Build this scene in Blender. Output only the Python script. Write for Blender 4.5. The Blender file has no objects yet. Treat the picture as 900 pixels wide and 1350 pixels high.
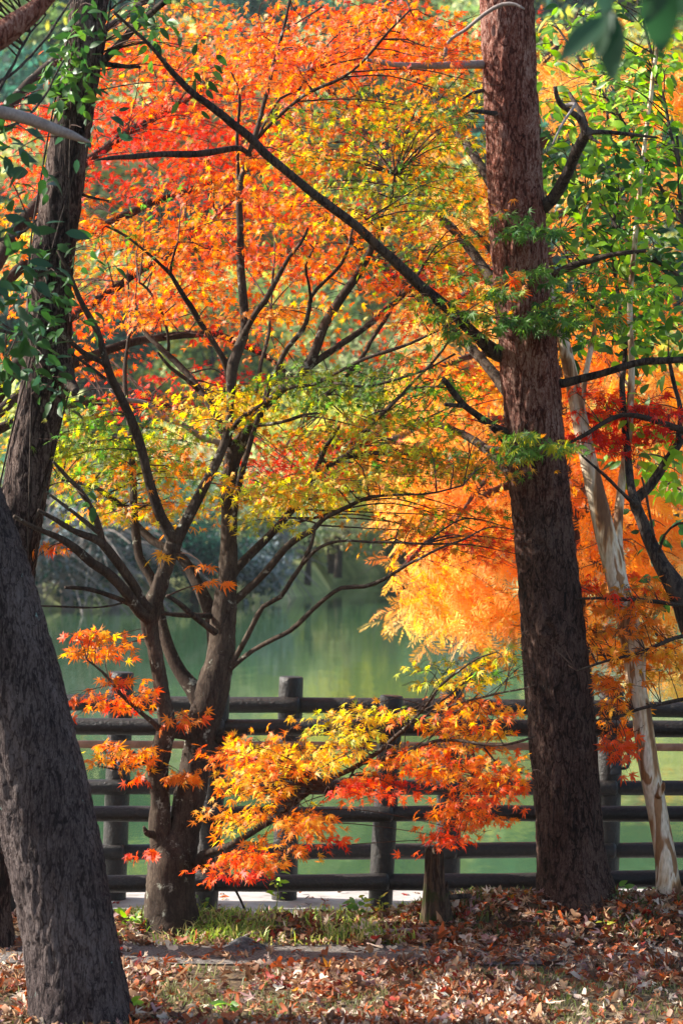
import bpy, math
import numpy as np
from mathutils import Matrix, Vector

# ------------------------------------------------------------------ camera, light, exposure
scn = bpy.context.scene
F, HC, YH = 3240.0, 1.9, 650.0            # focal length in photo pixels, eye height, horizon row
cd = bpy.data.cameras.new('camera'); cam = bpy.data.objects.new('camera', cd)
scn.collection.objects.link(cam); scn.camera = cam
cam.location = (0, 0, HC); cam.rotation_euler = (math.radians(90), 0, 0)
cd.sensor_fit = 'VERTICAL'; cd.sensor_height = 36.0; cd.lens = F * 36.0 / 1350.0
cd.shift_y = -(675.0 - YH) / 1350.0
cd.clip_start = 0.05; cd.clip_end = 2000
cd.dof.use_dof = True; cd.dof.focus_distance = 10.5; cd.dof.aperture_fstop = 5.0

SUN_DIR = Vector((-0.82, 0.17, 0.55)).normalized()      # towards the sun: from the left and beyond the trees
world = bpy.data.worlds.new('World'); scn.world = world; world.use_nodes = True
wn = world.node_tree.nodes; wl = world.node_tree.links; wn.clear()
wo = wn.new('ShaderNodeOutputWorld'); bg = wn.new('ShaderNodeBackground'); sky = wn.new('ShaderNodeTexSky')
sky.sky_type = 'NISHITA'; sky.sun_disc = False
sky.sun_elevation = math.asin(SUN_DIR.z); sky.sun_rotation = math.atan2(SUN_DIR.x, SUN_DIR.y)
sky.air_density = 1.0; sky.dust_density = 1.5
bg.inputs['Strength'].default_value = 0.105
wl.new(sky.outputs[0], bg.inputs['Color']); wl.new(bg.outputs[0], wo.inputs['Surface'])
sd = bpy.data.lights.new('sun', 'SUN'); sd.energy = 5.0; sd.angle = math.radians(0.55); sd.color = (1.0, 0.94, 0.84)
sun = bpy.data.objects.new('sun', sd); scn.collection.objects.link(sun)
sun.rotation_euler = (-SUN_DIR).to_track_quat('-Z', 'Y').to_euler(); sun.location = (-20, 10, 30)
vs = scn.view_settings; vs.view_transform = 'Standard'; vs.look = 'None'; vs.gamma = 1.0
vs.exposure = 1.5; vs.use_curve_mapping = False
scn.cycles.max_bounces = 8; scn.cycles.diffuse_bounces = 4; scn.cycles.transmission_bounces = 6
scn.cycles.caustics_reflective = False; scn.cycles.caustics_refractive = False
scn.cycles.use_denoising = True

rng = np.random.default_rng(7)
COL = scn.collection

HAZE = 0.0003
# ------------------------------------------------------------------ helpers
def P(px, py, Y):
    return np.array([(px - 450.0) / F * Y, Y, HC + (YH - py) / F * Y])

def lin(c):
    c = np.asarray(c, float) / 255.0
    return np.where(c <= 0.04045, c / 12.92, ((c + 0.055) / 1.055) ** 2.4)

def _hash(ix, iy, iz):
    h = (ix.astype(np.int64) * 374761393 + iy.astype(np.int64) * 668265263 + iz.astype(np.int64) * 2147483647) & 0xFFFFFFFF
    h = ((h ^ (h >> 13)) * 1274126177) & 0xFFFFFFFF
    h = (h ^ (h >> 16)) & 0xFFFFFF
    return h / float(0xFFFFFF)

def vnoise(p):
    p = np.asarray(p, float); i = np.floor(p).astype(np.int64); f = p - i; f = f * f * (3 - 2 * f)
    out = 0
    for dx in (0, 1):
        for dy in (0, 1):
            for dz in (0, 1):
                w = (f[..., 0] if dx else 1 - f[..., 0]) * (f[..., 1] if dy else 1 - f[..., 1]) * (f[..., 2] if dz else 1 - f[..., 2])
                out = out + w * _hash(i[..., 0] + dx, i[..., 1] + dy, i[..., 2] + dz)
    return out

def fbm(p, o=4):
    a, s, t = 1.0, 0.0, 0.0; p = np.asarray(p, float)
    for k in range(o):
        s = s + a * vnoise(p * 2 ** k + 17.3 * k); t += a; a *= 0.5
    return s / t

def mesh(name, V, faces, mat, col=None, smooth=True):
    """V: Nx3, faces: list of int arrays (M x k)."""
    me = bpy.data.meshes.new(name)
    V = np.asarray(V, np.float32)
    faces = [np.asarray(f, np.int32) for f in faces if len(f)]
    nl = sum(f.size for f in faces); npoly = sum(len(f) for f in faces)
    me.vertices.add(len(V)); me.vertices.foreach_set('co', V.ravel())
    me.loops.add(nl); me.loops.foreach_set('vertex_index', np.concatenate([f.ravel() for f in faces]))
    me.polygons.add(npoly)
    st, k = [], 0
    for f in faces:
        st.append(k + np.arange(len(f)) * f.shape[1]); k += f.size
    me.polygons.foreach_set('loop_start', np.concatenate(st).astype(np.int32))
    if smooth:
        me.polygons.foreach_set('use_smooth', np.ones(npoly, bool))
    me.update(calc_edges=True); me.validate()
    if col is not None:
        a = me.color_attributes.new('Col', 'FLOAT_COLOR', 'POINT')
        c = np.ones((len(V), 4), np.float32); c[:, :3] = col
        a.data.foreach_set('color', c.ravel())
    me.materials.append(mat)
    return me

def obj(name, me, parent=None):
    o = bpy.data.objects.new(name, me); COL.objects.link(o)
    if parent is not None:
        o.parent = parent; o.matrix_parent_inverse = Matrix.Translation(-Vector(parent.get('_base', (0, 0, 0)))) if '_base' in parent else Matrix()
    return o

def tag(o, label, cat, group=None):
    o['label'] = label; o['category'] = cat
    if group: o['group'] = group
    return o

def thing(name, label, cat, base, group=None):
    o = bpy.data.objects.new(name, None); COL.objects.link(o)
    o.location = Vector(base); o.empty_display_size = 0.1
    BASES[o.name] = Vector(base)
    return tag(o, label, cat, group)
BASES = {}

def part(name, me, root):
    o = bpy.data.objects.new(name, me); COL.objects.link(o); o.parent = root
    o.matrix_parent_inverse = Matrix.Translation(-BASES[root.name])
    return o

def struct(name, me):
    o = bpy.data.objects.new(name, me); COL.objects.link(o); o['kind'] = 'structure'; return o

# ------------------------------------------------------------------ materials
def newmat(name):
    m = bpy.data.materials.new(name); m.use_nodes = True
    nt = m.node_tree; nt.nodes.clear()
    out = nt.nodes.new('ShaderNodeOutputMaterial')
    return m, nt, out

def ramp(nt, fac, stops, interp='LINEAR'):
    r = nt.nodes.new('ShaderNodeValToRGB'); r.color_ramp.interpolation = interp
    e = r.color_ramp.elements
    while len(e) < len(stops): e.new(0.5)
    for k, (p, c) in enumerate(stops):
        e[k].position = p; e[k].color = (*lin(c), 1)
    nt.links.new(fac, r.inputs[0]); return r.outputs[0]

def tex(nt, kind, scale, coord=None, **kw):
    t = nt.nodes.new(kind); t.inputs['Scale'].default_value = scale
    for k, v in kw.items(): t.inputs[k].default_value = v
    if coord is not None: nt.links.new(coord, t.inputs['Vector'])
    return t

def mapping(nt, scale=(1, 1, 1), src='Object'):
    tc = nt.nodes.new('ShaderNodeTexCoord'); mp = nt.nodes.new('ShaderNodeMapping')
    mp.inputs['Scale'].default_value = scale
    nt.links.new(tc.outputs[src], mp.inputs['Vector']); return mp.outputs[0]

def mixc(nt, a, b, fac, mode='MIX'):
    m = nt.nodes.new('ShaderNodeMix'); m.data_type = 'RGBA'; m.blend_type = mode
    for sock, v in ((m.inputs[0], fac), (m.inputs[6], a), (m.inputs[7], b)):
        if hasattr(v, 'is_linked') or isinstance(v, bpy.types.NodeSocket): nt.links.new(v, sock)
        elif isinstance(v, (int, float)): sock.default_value = v
        else: sock.default_value = (*v, 1)
    return m.outputs[2]

def finish(nt, out, color, rough=0.8, bump=None, bstr=0.5, bdist=0.01, spec=0.3):
    b = nt.nodes.new('ShaderNodeBsdfPrincipled')
    if isinstance(color, bpy.types.NodeSocket): nt.links.new(color, b.inputs['Base Color'])
    else: b.inputs['Base Color'].default_value = (*color, 1)
    b.inputs['Roughness'].default_value = rough; b.inputs['Specular IOR Level'].default_value = spec
    if bump is not None:
        bn = nt.nodes.new('ShaderNodeBump'); bn.inputs['Strength'].default_value = bstr; bn.inputs['Distance'].default_value = bdist
        nt.links.new(bump, bn.inputs['Height']); nt.links.new(bn.outputs[0], b.inputs['Normal'])
    nt.links.new(b.outputs[0], out.inputs[0]); return b

def leaf_mat(name, trans=0.5, rough=0.45, spec=0.35, sat=1.1, val=1.15):
    m, nt, out = newmat(name)
    at = nt.nodes.new('ShaderNodeAttribute'); at.attribute_name = 'Col'
    pr = nt.nodes.new('ShaderNodeBsdfPrincipled'); pr.inputs['Roughness'].default_value = rough; pr.inputs['Specular IOR Level'].default_value = spec
    nt.links.new(at.outputs['Color'], pr.inputs['Base Color'])
    hs = nt.nodes.new('ShaderNodeHueSaturation'); hs.inputs['Saturation'].default_value = sat; hs.inputs['Value'].default_value = val
    nt.links.new(at.outputs['Color'], hs.inputs['Color'])
    tr = nt.nodes.new('ShaderNodeBsdfTranslucent'); nt.links.new(hs.outputs[0], tr.inputs['Color'])
    mx = nt.nodes.new('ShaderNodeMixShader'); mx.inputs[0].default_value = trans
    nt.links.new(pr.outputs[0], mx.inputs[1]); nt.links.new(tr.outputs[0], mx.inputs[2]); nt.links.new(mx.outputs[0], out.inputs[0])
    return m

def bark_mat(name, stops, stretch=(32, 32, 8), cell=True, bdist=0.012, moss=None, lichen=None, upper=None):
    m, nt, out = newmat(name)
    co = mapping(nt, stretch)
    n1 = tex(nt, 'ShaderNodeTexNoise', 0.8, co, Detail=6.0, Roughness=0.6)
    fine = tex(nt, 'ShaderNodeTexNoise', 150.0, mapping(nt, (1, 1, 0.45)), Detail=6.0, Roughness=0.75)
    big = tex(nt, 'ShaderNodeTexNoise', 5.0, mapping(nt, (1, 1, 0.6)), Detail=4.0, Roughness=0.6)
    def fissure(sc, width, dist):
        n = tex(nt, 'ShaderNodeTexNoise', sc, co, Detail=3.0, Roughness=0.5, Distortion=dist)
        a = nt.nodes.new('ShaderNodeMath'); a.operation = 'SUBTRACT'; a.inputs[1].default_value = 0.5; nt.links.new(n.outputs[0], a.inputs[0])
        b = nt.nodes.new('ShaderNodeMath'); b.operation = 'ABSOLUTE'; nt.links.new(a.outputs[0], b.inputs[0])
        r = nt.nodes.new('ShaderNodeMapRange'); r.interpolation_type = 'SMOOTHSTEP'; r.inputs['From Max'].default_value = width; nt.links.new(b.outputs[0], r.inputs[0]); return r.outputs[0]
    fa, fb = fissure(0.42, 0.05, 0.5), fissure(1.1, 0.07, 0.9)
    mr = nt.nodes.new('ShaderNodeMath'); mr.operation = 'MULTIPLY'; nt.links.new(fa, mr.inputs[0])
    f2 = nt.nodes.new('ShaderNodeMapRange'); f2.inputs['To Min'].default_value = 0.5; nt.links.new(fb, f2.inputs[0]); nt.links.new(f2.outputs[0], mr.inputs[1])
    def madd(a, k, b):
        q = nt.nodes.new('ShaderNodeMath'); q.operation = 'MULTIPLY_ADD'; q.inputs[1].default_value = k; nt.links.new(a, q.inputs[0])
        if isinstance(b, float): q.inputs[2].default_value = b
        else: nt.links.new(b, q.inputs[2])
        return q.outputs[0]
    h = madd(mr.outputs[0], 0.24 if cell else 0.08, 0.08 if cell else 0.13)
    h = madd(fine.outputs[0], 0.42, h); h = madd(n1.outputs[0], 0.22, h); colf = madd(big.outputs[0], 0.45, madd(h, 1.0, -0.21))
    c = ramp(nt, colf, stops)
    if upper:                                    # redder, flaking bark high on the stem
        z0, z1, ust = upper
        tc = nt.nodes.new('ShaderNodeTexCoord'); sp = nt.nodes.new('ShaderNodeSeparateXYZ'); nt.links.new(tc.outputs['Object'], sp.inputs[0])
        zr = nt.nodes.new('ShaderNodeMapRange'); zr.inputs['From Min'].default_value = z0; zr.inputs['From Max'].default_value = z1
        nz = tex(nt, 'ShaderNodeTexNoise', 6.0, tc.outputs['Object'], Detail=4.0)
        nt.links.new(madd(nz.outputs[0], 0.8, sp.outputs[2]), zr.inputs[0])
        c = mixc(nt, c, ramp(nt, colf, ust), zr.outputs[0])
    if lichen:
        ln = tex(nt, 'ShaderNodeTexNoise', lichen[1], mapping(nt), Detail=6.0, Roughness=0.7)
        lr = nt.nodes.new('ShaderNodeMapRange'); lr.inputs['From Min'].default_value = lichen[2]; lr.inputs['From Max'].default_value = lichen[2] + 0.06
        nt.links.new(ln.outputs[0], lr.inputs[0]); c = mixc(nt, c, tuple(lin(lichen[0])), lr.outputs[0])
    if moss:
        ln = tex(nt, 'ShaderNodeTexNoise', 9.0, mapping(nt), Detail=6.0)
        lr = nt.nodes.new('ShaderNodeMapRange'); lr.inputs['From Min'].default_value = 0.56; lr.inputs['From Max'].default_value = 0.66
        nt.links.new(ln.outputs[0], lr.inputs[0]); c = mixc(nt, c, tuple(lin(moss)), lr.outputs[0])
    finish(nt, out, c, 0.9, h, 1.0, bdist, 0.15)
    return m

M = {}
M['leaf'] = leaf_mat('maple_leaf', 0.58, val=1.22)
M['cyp'] = leaf_mat('cypress_needles', 0.6, 0.6, 0.2, val=1.3)
M['glossy'] = leaf_mat('evergreen_leaf', 0.42, 0.42, 0.28)
M['litter'] = leaf_mat('dry_leaf', 0.25, 0.6, 0.25, 1.05, 1.0)
M['far'] = leaf_mat('far_foliage', 0.55, 0.6, 0.2, val=1.2)
M['grass'] = leaf_mat('grass_blade', 0.4, 0.5, 0.3)
M['pine'] = bark_mat('pine_bark', [(0.30, (12, 8, 7)), (0.45, (38, 26, 22)), (0.58, (64, 44, 37)), (0.78, (102, 82, 73))], (72, 72, 20), bdist=.02,
                     upper=(2.0, 3.1, [(0.30, (32, 16, 13)), (0.45, (80, 42, 32)), (0.58, (116, 66, 52)), (0.78, (168, 136, 122))]))
M['pineleft'] = bark_mat('left_pine_bark', [(0.30, (11, 8, 8)), (0.45, (33, 23, 21)), (0.58, (58, 43, 38)), (0.78, (118, 102, 94))], (56, 56, 12), bdist=.02)
M['front'] = bark_mat('front_bark', [(0.26, (16, 12, 13)), (0.44, (46, 38, 38)), (0.58, (72, 61, 60)), (0.78, (112, 101, 98))], (84, 84, 19), bdist=.02, lichen=((126, 156, 150), 16.0, 0.67))
M['maple'] = bark_mat('maple_bark', [(0.25, (22, 17, 14)), (0.45, (50, 40, 34)), (0.6, (80, 68, 58)), (0.8, (130, 118, 106))], (50, 50, 12), False, 0.012, lichen=((150, 150, 136), 14.0, 0.6))
M['twig'] = bark_mat('twig_bark', [(0.25, (34, 25, 23)), (0.5, (66, 49, 43)), (0.8, (104, 84, 74))], (60, 60, 30), False, 0.002)
M['dark'] = bark_mat('dark_bark', [(0.25, (18, 15, 15)), (0.5, (46, 38, 35)), (0.8, (92, 80, 70))], (50, 50, 14), True, 0.008)
M['greybr'] = bark_mat('grey_dead_wood', [(0.25, (80, 70, 68)), (0.5, (136, 124, 118)), (0.8, (182, 172, 164))], (40, 40, 40), False, 0.003)
M['stump'] = bark_mat('stump_wood', [(0.25, (18, 14, 11)), (0.5, (52, 41, 33)), (0.8, (98, 80, 64))], (60, 60, 8), True, 0.012, moss=(50, 58, 26))

def pale_mat():
    m, nt, out = newmat('pale_peeling_bark')
    co = mapping(nt, (16, 16, 3.4))
    n = tex(nt, 'ShaderNodeTexNoise', 1.0, co, Detail=3.0, Roughness=0.5, Distortion=0.6)
    n2 = tex(nt, 'ShaderNodeTexNoise', 8.0, co, Detail=6.0)
    c = ramp(nt, n.outputs[0], [(0.36, (116, 76, 44)), (0.43, (168, 122, 78)), (0.48, (206, 180, 146)), (0.58, (220, 204, 180)), (0.62, (150, 108, 70))])
    c = mixc(nt, c, ramp(nt, n2.outputs[0], [(0.3, (140, 110, 86)), (0.6, (255, 255, 255))]), 0.45, 'MULTIPLY')
    finish(nt, out, c, 0.6, n.outputs[0], 0.6, 0.01)
    return m
M['pale'] = pale_mat()

def wood_mat():
    m, nt, out = newmat('dark_stained_log')
    co = mapping(nt, (60, 120, 60)); g = tex(nt, 'ShaderNodeTexNoise', 1.0, co, Detail=6.0, Roughness=0.6)
    w = tex(nt, 'ShaderNodeTexNoise', 3.0, mapping(nt), Detail=4.0)
    c = ramp(nt, g.outputs[0], [(0.25, (13, 10, 9)), (0.55, (30, 24, 21)), (0.8, (60, 50, 44))])
    c = mixc(nt, c, tuple(lin((70, 64, 58))), ramp(nt, w.outputs[0], [(0.5, (0, 0, 0)), (0.75, (120, 120, 120))]))
    finish(nt, out, c, 0.48, g.outputs[0], 0.8, 0.008, 0.5); return m
M['log'] = wood_mat()

def simple(name, stops, scale, rough, detail=6.0, bstr=0.3, bdist=0.005, spec=0.3):
    m, nt, out = newmat(name)
    n = tex(nt, 'ShaderNodeTexNoise', scale, mapping(nt), Detail=detail, Roughness=0.65)
    finish(nt, out, ramp(nt, n.outputs[0], stops), rough, n.outputs[0], bstr, bdist, spec); return m
M['pipe'] = simple('tan_handrail', [(0.3, (128, 92, 72)), (0.7, (172, 132, 108))], 20, 0.4)
M['metal'] = simple('dark_bracket', [(0.3, (34, 38, 46)), (0.7, (60, 66, 76))], 20, 0.4, spec=0.5)
M['concrete'] = simple('pale_concrete', [(0.28, (112, 106, 102)), (0.45, (156, 151, 148)), (0.7, (178, 174, 172))], 7, 0.85, 10.0)
M['gravel'] = simple('path_gravel', [(0.3, (56, 51, 48)), (0.5, (104, 97, 92)), (0.72, (156, 149, 142))], 90, 0.95, 8.0, 0.9, 0.012)
M['heap'] = simple('dark_gravel', [(0.3, (34, 34, 36)), (0.7, (112, 112, 114))], 70, 0.95, 8.0, 1.0, 0.02)
M['soil'] = simple('forest_soil', [(0.3, (44, 34, 26)), (0.5, (84, 68, 50)), (0.72, (126, 108, 78))], 24, 0.95, 8.0, 0.8, 0.02)
M['hill'] = simple('far_slope', [(0.3, (92, 104, 62)), (0.5, (140, 150, 96)), (0.72, (186, 182, 138))], 0.9, 0.95)

def water_mat():
    m, nt, out = newmat('pond_water')
    co = mapping(nt, (1.0, 0.35, 1.0)); n = tex(nt, 'ShaderNodeTexNoise', 2.2, co, Detail=3.0, Roughness=0.5)
    n2 = tex(nt, 'ShaderNodeTexNoise', 0.05, mapping(nt), Detail=2.0)
    c = ramp(nt, n2.outputs[0], [(0.3, (42, 68, 46)), (0.7, (62, 90, 58))])
    b = finish(nt, out, c, 0.06, n.outputs[0], 0.12, 0.05, 0.5); b.inputs['IOR'].default_value = 1.33
    return m
M['water'] = water_mat()

# ------------------------------------------------------------------ setting
def gh(x, y):
    """height of the near ground"""
    x = np.asarray(x, float); y = np.asarray(y, float)
    sm = lambda a, b, t: np.clip((t - a) / (b - a), 0, 1) ** 2 * (3 - 2 * np.clip((t - a) / (b - a), 0, 1))
    px = 450 + x / np.maximum(y, 1.0) * F
    right = sm(480, 640, px)
    z = 0.055 * sm(10.25, 10.6, y) * (1 - right) + right * (0.045 * sm(9.7, 10.1, y) * 0 + 0.15 * sm(10.28, 10.66, y))
    z = z - (0.085 * (1 - right) + 0.135 * right) * sm(10.72, 10.97, y)
    z = z + 0.03 * (fbm(np.stack([x * 1.7, y * 1.7, x * 0], -1), 3) - 0.5) * (np.abs(y - 10.14) > 0.3)
    z = z - (z + 0.16) * sm(10.97, 11.1, y)
    return z

def grid(xs, ys, fz):
    X, Y = np.meshgrid(xs, ys); Z = fz(X, Y)
    V = np.stack([X, Y, Z], -1).reshape(-1, 3); nx, ny = len(xs), len(ys)
    i = np.arange(ny - 1)[:, None] * nx + np.arange(nx - 1)[None]; i = i.ravel()
    return V, np.stack([i, i + 1, i + nx + 1, i + nx], -1)

xs = np.concatenate([np.linspace(-120, -4, 30), np.linspace(-3.9, 3.9, 140), np.linspace(4, 120, 30)])
ys = np.concatenate([np.linspace(-60, 5, 24), np.linspace(5.2, 11.12, 170)])
V, f = grid(xs, ys, gh); struct('ground', mesh('ground', V, [f], M['soil']))

# worn path crossing in front of the bank
xs = np.linspace(-8, 8, 240); e0 = 9.90 + 0.12 * (fbm(np.stack([xs * 1.5, xs * 0, xs * 0], -1), 4) - .5); e1 = 10.30 + 0.14 * (fbm(np.stack([xs * 1.9, xs * 0 + 9, xs * 0], -1), 4) - .5)
V = []; n = len(xs)
for k in range(5):
    yy = e0 + (e1 - e0) * k / 4; V.append(np.stack([xs, yy, gh(xs, yy) + 0.006 + 0.004 * math.sin(k / 4 * math.pi)], -1))
V = np.concatenate(V); i = (np.arange(4)[:, None] * n + np.arange(n - 1)[None]).ravel()
struct('path', mesh('path', V, [np.stack([i, i + 1, i + n + 1, i + n], -1)], M['gravel']))

def box(x0, x1, y0, y1, z0, z1, bev=0.0):
    V = np.array([[x, y, z] for z in (z0, z1) for y in (y0, y1) for x in (x0, x1)], float)
    Fq = np.array([[0, 2, 3, 1], [4, 5, 7, 6], [0, 1, 5, 4], [2, 6, 7, 3], [0, 4, 6, 2], [1, 3, 7, 5]])
    return V, Fq
V, f = box(-60, 60, 11.02, 12.42, -1.6, -0.10); struct('walkway', mesh('walkway', V, [f], M['concrete'], smooth=False))
WZ = -0.75
V, f = grid(np.array([-300., 300.]), np.array([12.3, 400.]), lambda x, y: x * 0 + WZ); struct('pond_water', mesh('pond_water', V, [f], M['water'], smooth=False))

def shore(x):
    return np.interp(x, [-60, -14, -8, -5, -1.5, 0.2, 1.2, 2.2, 3.2, 5, 9, 20, 60], [30, 46, 54, 57, 60, 68, 86, 90, 72, 62, 56, 48, 34])
def hh(x, y):
    d = y - shore(x)
    base = np.where(d < 0, np.maximum(-1.5, d * 0.5), 0)
    up = np.clip(d, 0, None)
    z = base + 0.6 * (1 - np.exp(-up / 1.2)) + 0.05 * np.clip(up, 0, 40) + 0.48 * np.clip(np.minimum(y - 82, up), 0, 90) + 1.5 * (fbm(np.stack([x * .12, y * .12, x * 0], -1), 3) - .5) * np.clip(up / 6, 0, 1)
    return z + WZ
V, f = grid(np.linspace(-110, 110, 150), np.linspace(28, 230, 130), hh); struct('far_hill', mesh('far_hill', V, [f], M['hill']))

# ------------------------------------------------------------------ tubes
def smoothpts(pts, step):
    pts = np.asarray(pts, float)
    p = np.vstack([2 * pts[0] - pts[1], pts, 2 * pts[-1] - pts[-2]]); out = []
    for k in range(1, len(p) - 2):
        L = np.linalg.norm(p[k + 1][:3] - p[k][:3]); m = max(2, int(L / step))
        t = (np.arange(m) / m)[:, None]
        a, b, c, d = p[k - 1], p[k], p[k + 1], p[k + 2]
        out.append(0.5 * (2 * b + (c - a) * t + (2 * a - 5 * b + 4 * c - d) * t ** 2 + (3 * b - a - 3 * c + d) * t ** 3))
    out.append(pts[-1:]); return np.vstack(out)

def tube(path, sides, disp=None, cap=True):
    """path: Nx4 (xyz, radius) already sampled."""
    C = path[:, :3]; R = np.maximum(path[:, 3], 0.0006); n = len(C)
    T = np.gradient(C, axis=0); T /= np.linalg.norm(T, axis=1)[:, None] + 1e-9
    ref = np.array([0, 1.0, 0]) if abs(T.mean(0)[1]) < 0.9 else np.array([1.0, 0, 0])
    U = np.cross(T, ref); U /= np.linalg.norm(U, axis=1)[:, None] + 1e-9; W = np.cross(T, U)
    th = np.linspace(0, 2 * math.pi, sides, endpoint=False)
    D = U[:, None] * np.cos(th)[None, :, None] + W[:, None] * np.sin(th)[None, :, None]
    V = C[:, None] + D * R[:, None, None]
    if disp is not None:
        V = V + D * disp(V, th, R)[..., None]
    V = V.reshape(-1, 3)
    i = np.arange(n - 1)[:, None] * sides; j = np.arange(sides)[None]; j2 = (j + 1) % sides
    q = np.stack([i + j, i + j2, i + sides + j2, i + sides + j], -1).reshape(-1, 4)
    fs = [q]
    if cap:
        V = np.vstack([V, C[:1], C[-1:]]); a = np.arange(sides); b = (a + 1) % sides
        fs.append(np.concatenate([np.stack([b, a, np.full(sides, n * sides)], -1), np.stack([(n - 1) * sides + a, (n - 1) * sides + b, np.full(sides, n * sides + 1)], -1)]))
    return V, fs

def join(parts):
    Vs, q, t, k = [], [], [], 0
    for V, fs in parts:
        for f in fs:
            (q if f.shape[1] == 4 else t).append(f + k)
        Vs.append(V); k += len(V)
    out = []
    if q: out.append(np.concatenate(q))
    if t: out.append(np.concatenate(t))
    return np.vstack(Vs), out

def pxpath(pts, Y0, Y1=None, step=0.05, wob=0.0):
    """pts: (px, py, width_px) at depth Y0 -> Y1 along the way."""
    Y1 = Y0 if Y1 is None else Y1
    n = len(pts); A = []
    d = np.concatenate([[0], np.cumsum([math.hypot(pts[k + 1][0] - pts[k][0], pts[k + 1][1] - pts[k][1]) for k in range(n - 1)])]); d = d / max(d[-1], 1e-6)
    for k, (x, y, w) in enumerate(pts):
        Y = Y0 + (Y1 - Y0) * d[k]
        A.append([*P(x, y, Y), w * 0.5 / F * Y])
    A = smoothpts(A, step)
    if wob:
        s = np.arange(len(A)) * step
        for ax in range(3):
            A[:, ax] += wob * (fbm(np.stack([s * 6 + 31 * ax, s * 0 + A[0, 0] * 9, s * 0], -1), 3) - .5) * np.minimum(1, s / 0.15)
    return A

def bark_disp(amp, sx, sz, seed=0, knots=()):
    def d(V, th, R):
        q = V * np.array([sx, sx, sz]) + seed
        w = fbm(q * 0.6 + 40, 3)[..., None] * 1.2
        r = 1 - np.abs(2 * fbm(q + w, 4) - 1) * 2.2
        out = amp * (-np.clip(r - 0.35, 0, 1) * 1.5 + (fbm(q * 2.5 + 9, 3) - .5) * 0.8) + R[:, None] * 0.10 * (fbm(V * 2.0 + seed, 2) - .5)
        for (kx, ky, kz, kr, ka) in knots:
            dd = np.linalg.norm(V - np.array([kx, ky, kz]), axis=-1)
            out = out + ka * np.exp(-(dd / kr) ** 2) - 1.5 * ka * np.exp(-(dd / (kr * 0.42)) ** 2)
        return out
    return d

BR = {}     # tree name -> list of sampled branch paths, for twigs to grow from
def branch(root, key, pts, Y0, Y1=None, mat='maple', name='branch', sides=10, step=0.04, wob=0.02, disp=None, register=True):
    A = pxpath(pts, Y0, Y1, step, wob)
    V, fs = tube(A, sides, disp if disp else (bark_disp(0.0016, 30, 10, 3) if sides >= 8 else None))
    o = part(name, mesh(name, V, fs, M[mat]), root)
    if register: BR.setdefault(key, []).append(A)
    return o

# ------------------------------------------------------------------ leaf templates
def maple_template(lobes=7, full=True, seed=0, droop=0.25, curl=0.0):
    r = np.random.default_rng(seed)
    ang = {7: [-118, -76, -38, 0, 38, 76, 118], 5: [-84, -42, 0, 42, 84]}[lobes]
    ln = {7: [.45, .78, .95, 1.05, .95, .78, .45], 5: [.66, .92, 1.05, .92, .66]}[lobes]
    V = [[0, 0, 0]]; T = [0.0]; rim = []
    n = len(ang)
    for k in range(n):
        a = math.radians(ang[k] + r.normal(0, 3)); L = ln[k] * (1 + r.normal(0, .06)); g = math.radians(19 if lobes == 7 else 21); a += 0
        if k == 0: rim.append(len(V)); V.append([math.sin(a - g) * .16, math.cos(a - g) * .16, 0]); T.append(.2)
        if full:
            s = math.atan2(.105, .55)
            rim.append(len(V)); V.append([math.sin(a - s) * L * .55, math.cos(a - s) * L * .55, 0.03]); T.append(.5)
        rim.append(len(V)); V.append([math.sin(a) * L, math.cos(a) * L, 0]); T.append(1.)
        if full:
            rim.append(len(V)); V.append([math.sin(a + s) * L * .55, math.cos(a + s) * L * .55, 0.03]); T.append(.5)
        vr = .24 if full else .25
        if k == n - 1: vr = .16
        rim.append(len(V)); V.append([math.sin(a + g) * vr, math.cos(a + g) * vr, 0.02]); T.append(.25)
    V = np.array(V, float); rr = np.linalg.norm(V[:, :2], axis=1)
    V[:, 2] -= droop * rr ** 2 * (1 + .5 * r.normal(size=len(V)) * (rr > .4))
    if curl: V[:, 2] += curl * (V[:, 0] ** 2) + .25 * curl * r.normal(size=len(V)) * rr
    f = np.array([[0, rim[k + 1], rim[k]] for k in range(len(rim) - 1)])
    return V, f, np.array(T)

def ovate_template(seed=0, w=.24, fold=.1, bend=.15):
    ys = np.array([0, .22, .5, .78, 1.0]); ws = np.array([.02, .8, 1.0, .62, 0.0]) * w
    V, T = [], []
    for y, k in zip(ys, ws):
        z = -bend * y * y
        V += [[-k, y, z + fold * k / w * .5], [0, y, z], [k, y, z + fold * k / w * .5]]; T += [y, y * .9, y]
    f = []
    for k in range(4):
        a = 3 * k
        for s in (0, 1): f += [[a + s, a + s + 1, a + s + 4], [a + s, a + s + 4, a + s + 3]]
    return np.array(V, float), np.array(f), np.array(T)

def feather_template(n=8, seed=0):
    r = np.random.default_rng(seed); V, f, T = [], [], []
    V += [[-.008, 0, 0], [.008, 0, 0], [0, 1, -.25]]; f += [[0, 1, 2]]; T += [0, 0, .8]
    for k in range(n):
        y = .06 + .9 * k / n; L = (.27 * math.sin(math.pi * (0.2 + .72 * k / n)) + .06) * (1 + r.normal(0, .12))
        for s in (-1, 1):
            i = len(V); z = -.25 * y * y; a = math.radians(46 + r.normal(0, 8)); yy = y + (0.04 if s > 0 else 0)
            ax = np.array([s * math.sin(a), math.cos(a)]); nx = np.array([-ax[1], ax[0]]) * .028; b = np.array([0, yy]); m = b + ax * L * .5; t = b + ax * L
            dz = -.10 * r.random() - .03
            V += [[*b, z], [*(m + nx), z + dz * .4], [*t, z + dz], [*(m - nx), z + dz * .4 - .01]]
            f += [[i, i + 1, i + 2], [i, i + 2, i + 3]]; T += [.2, .5, 1, .5]
    return np.array(V, float), np.array(f), np.array(T)

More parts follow.
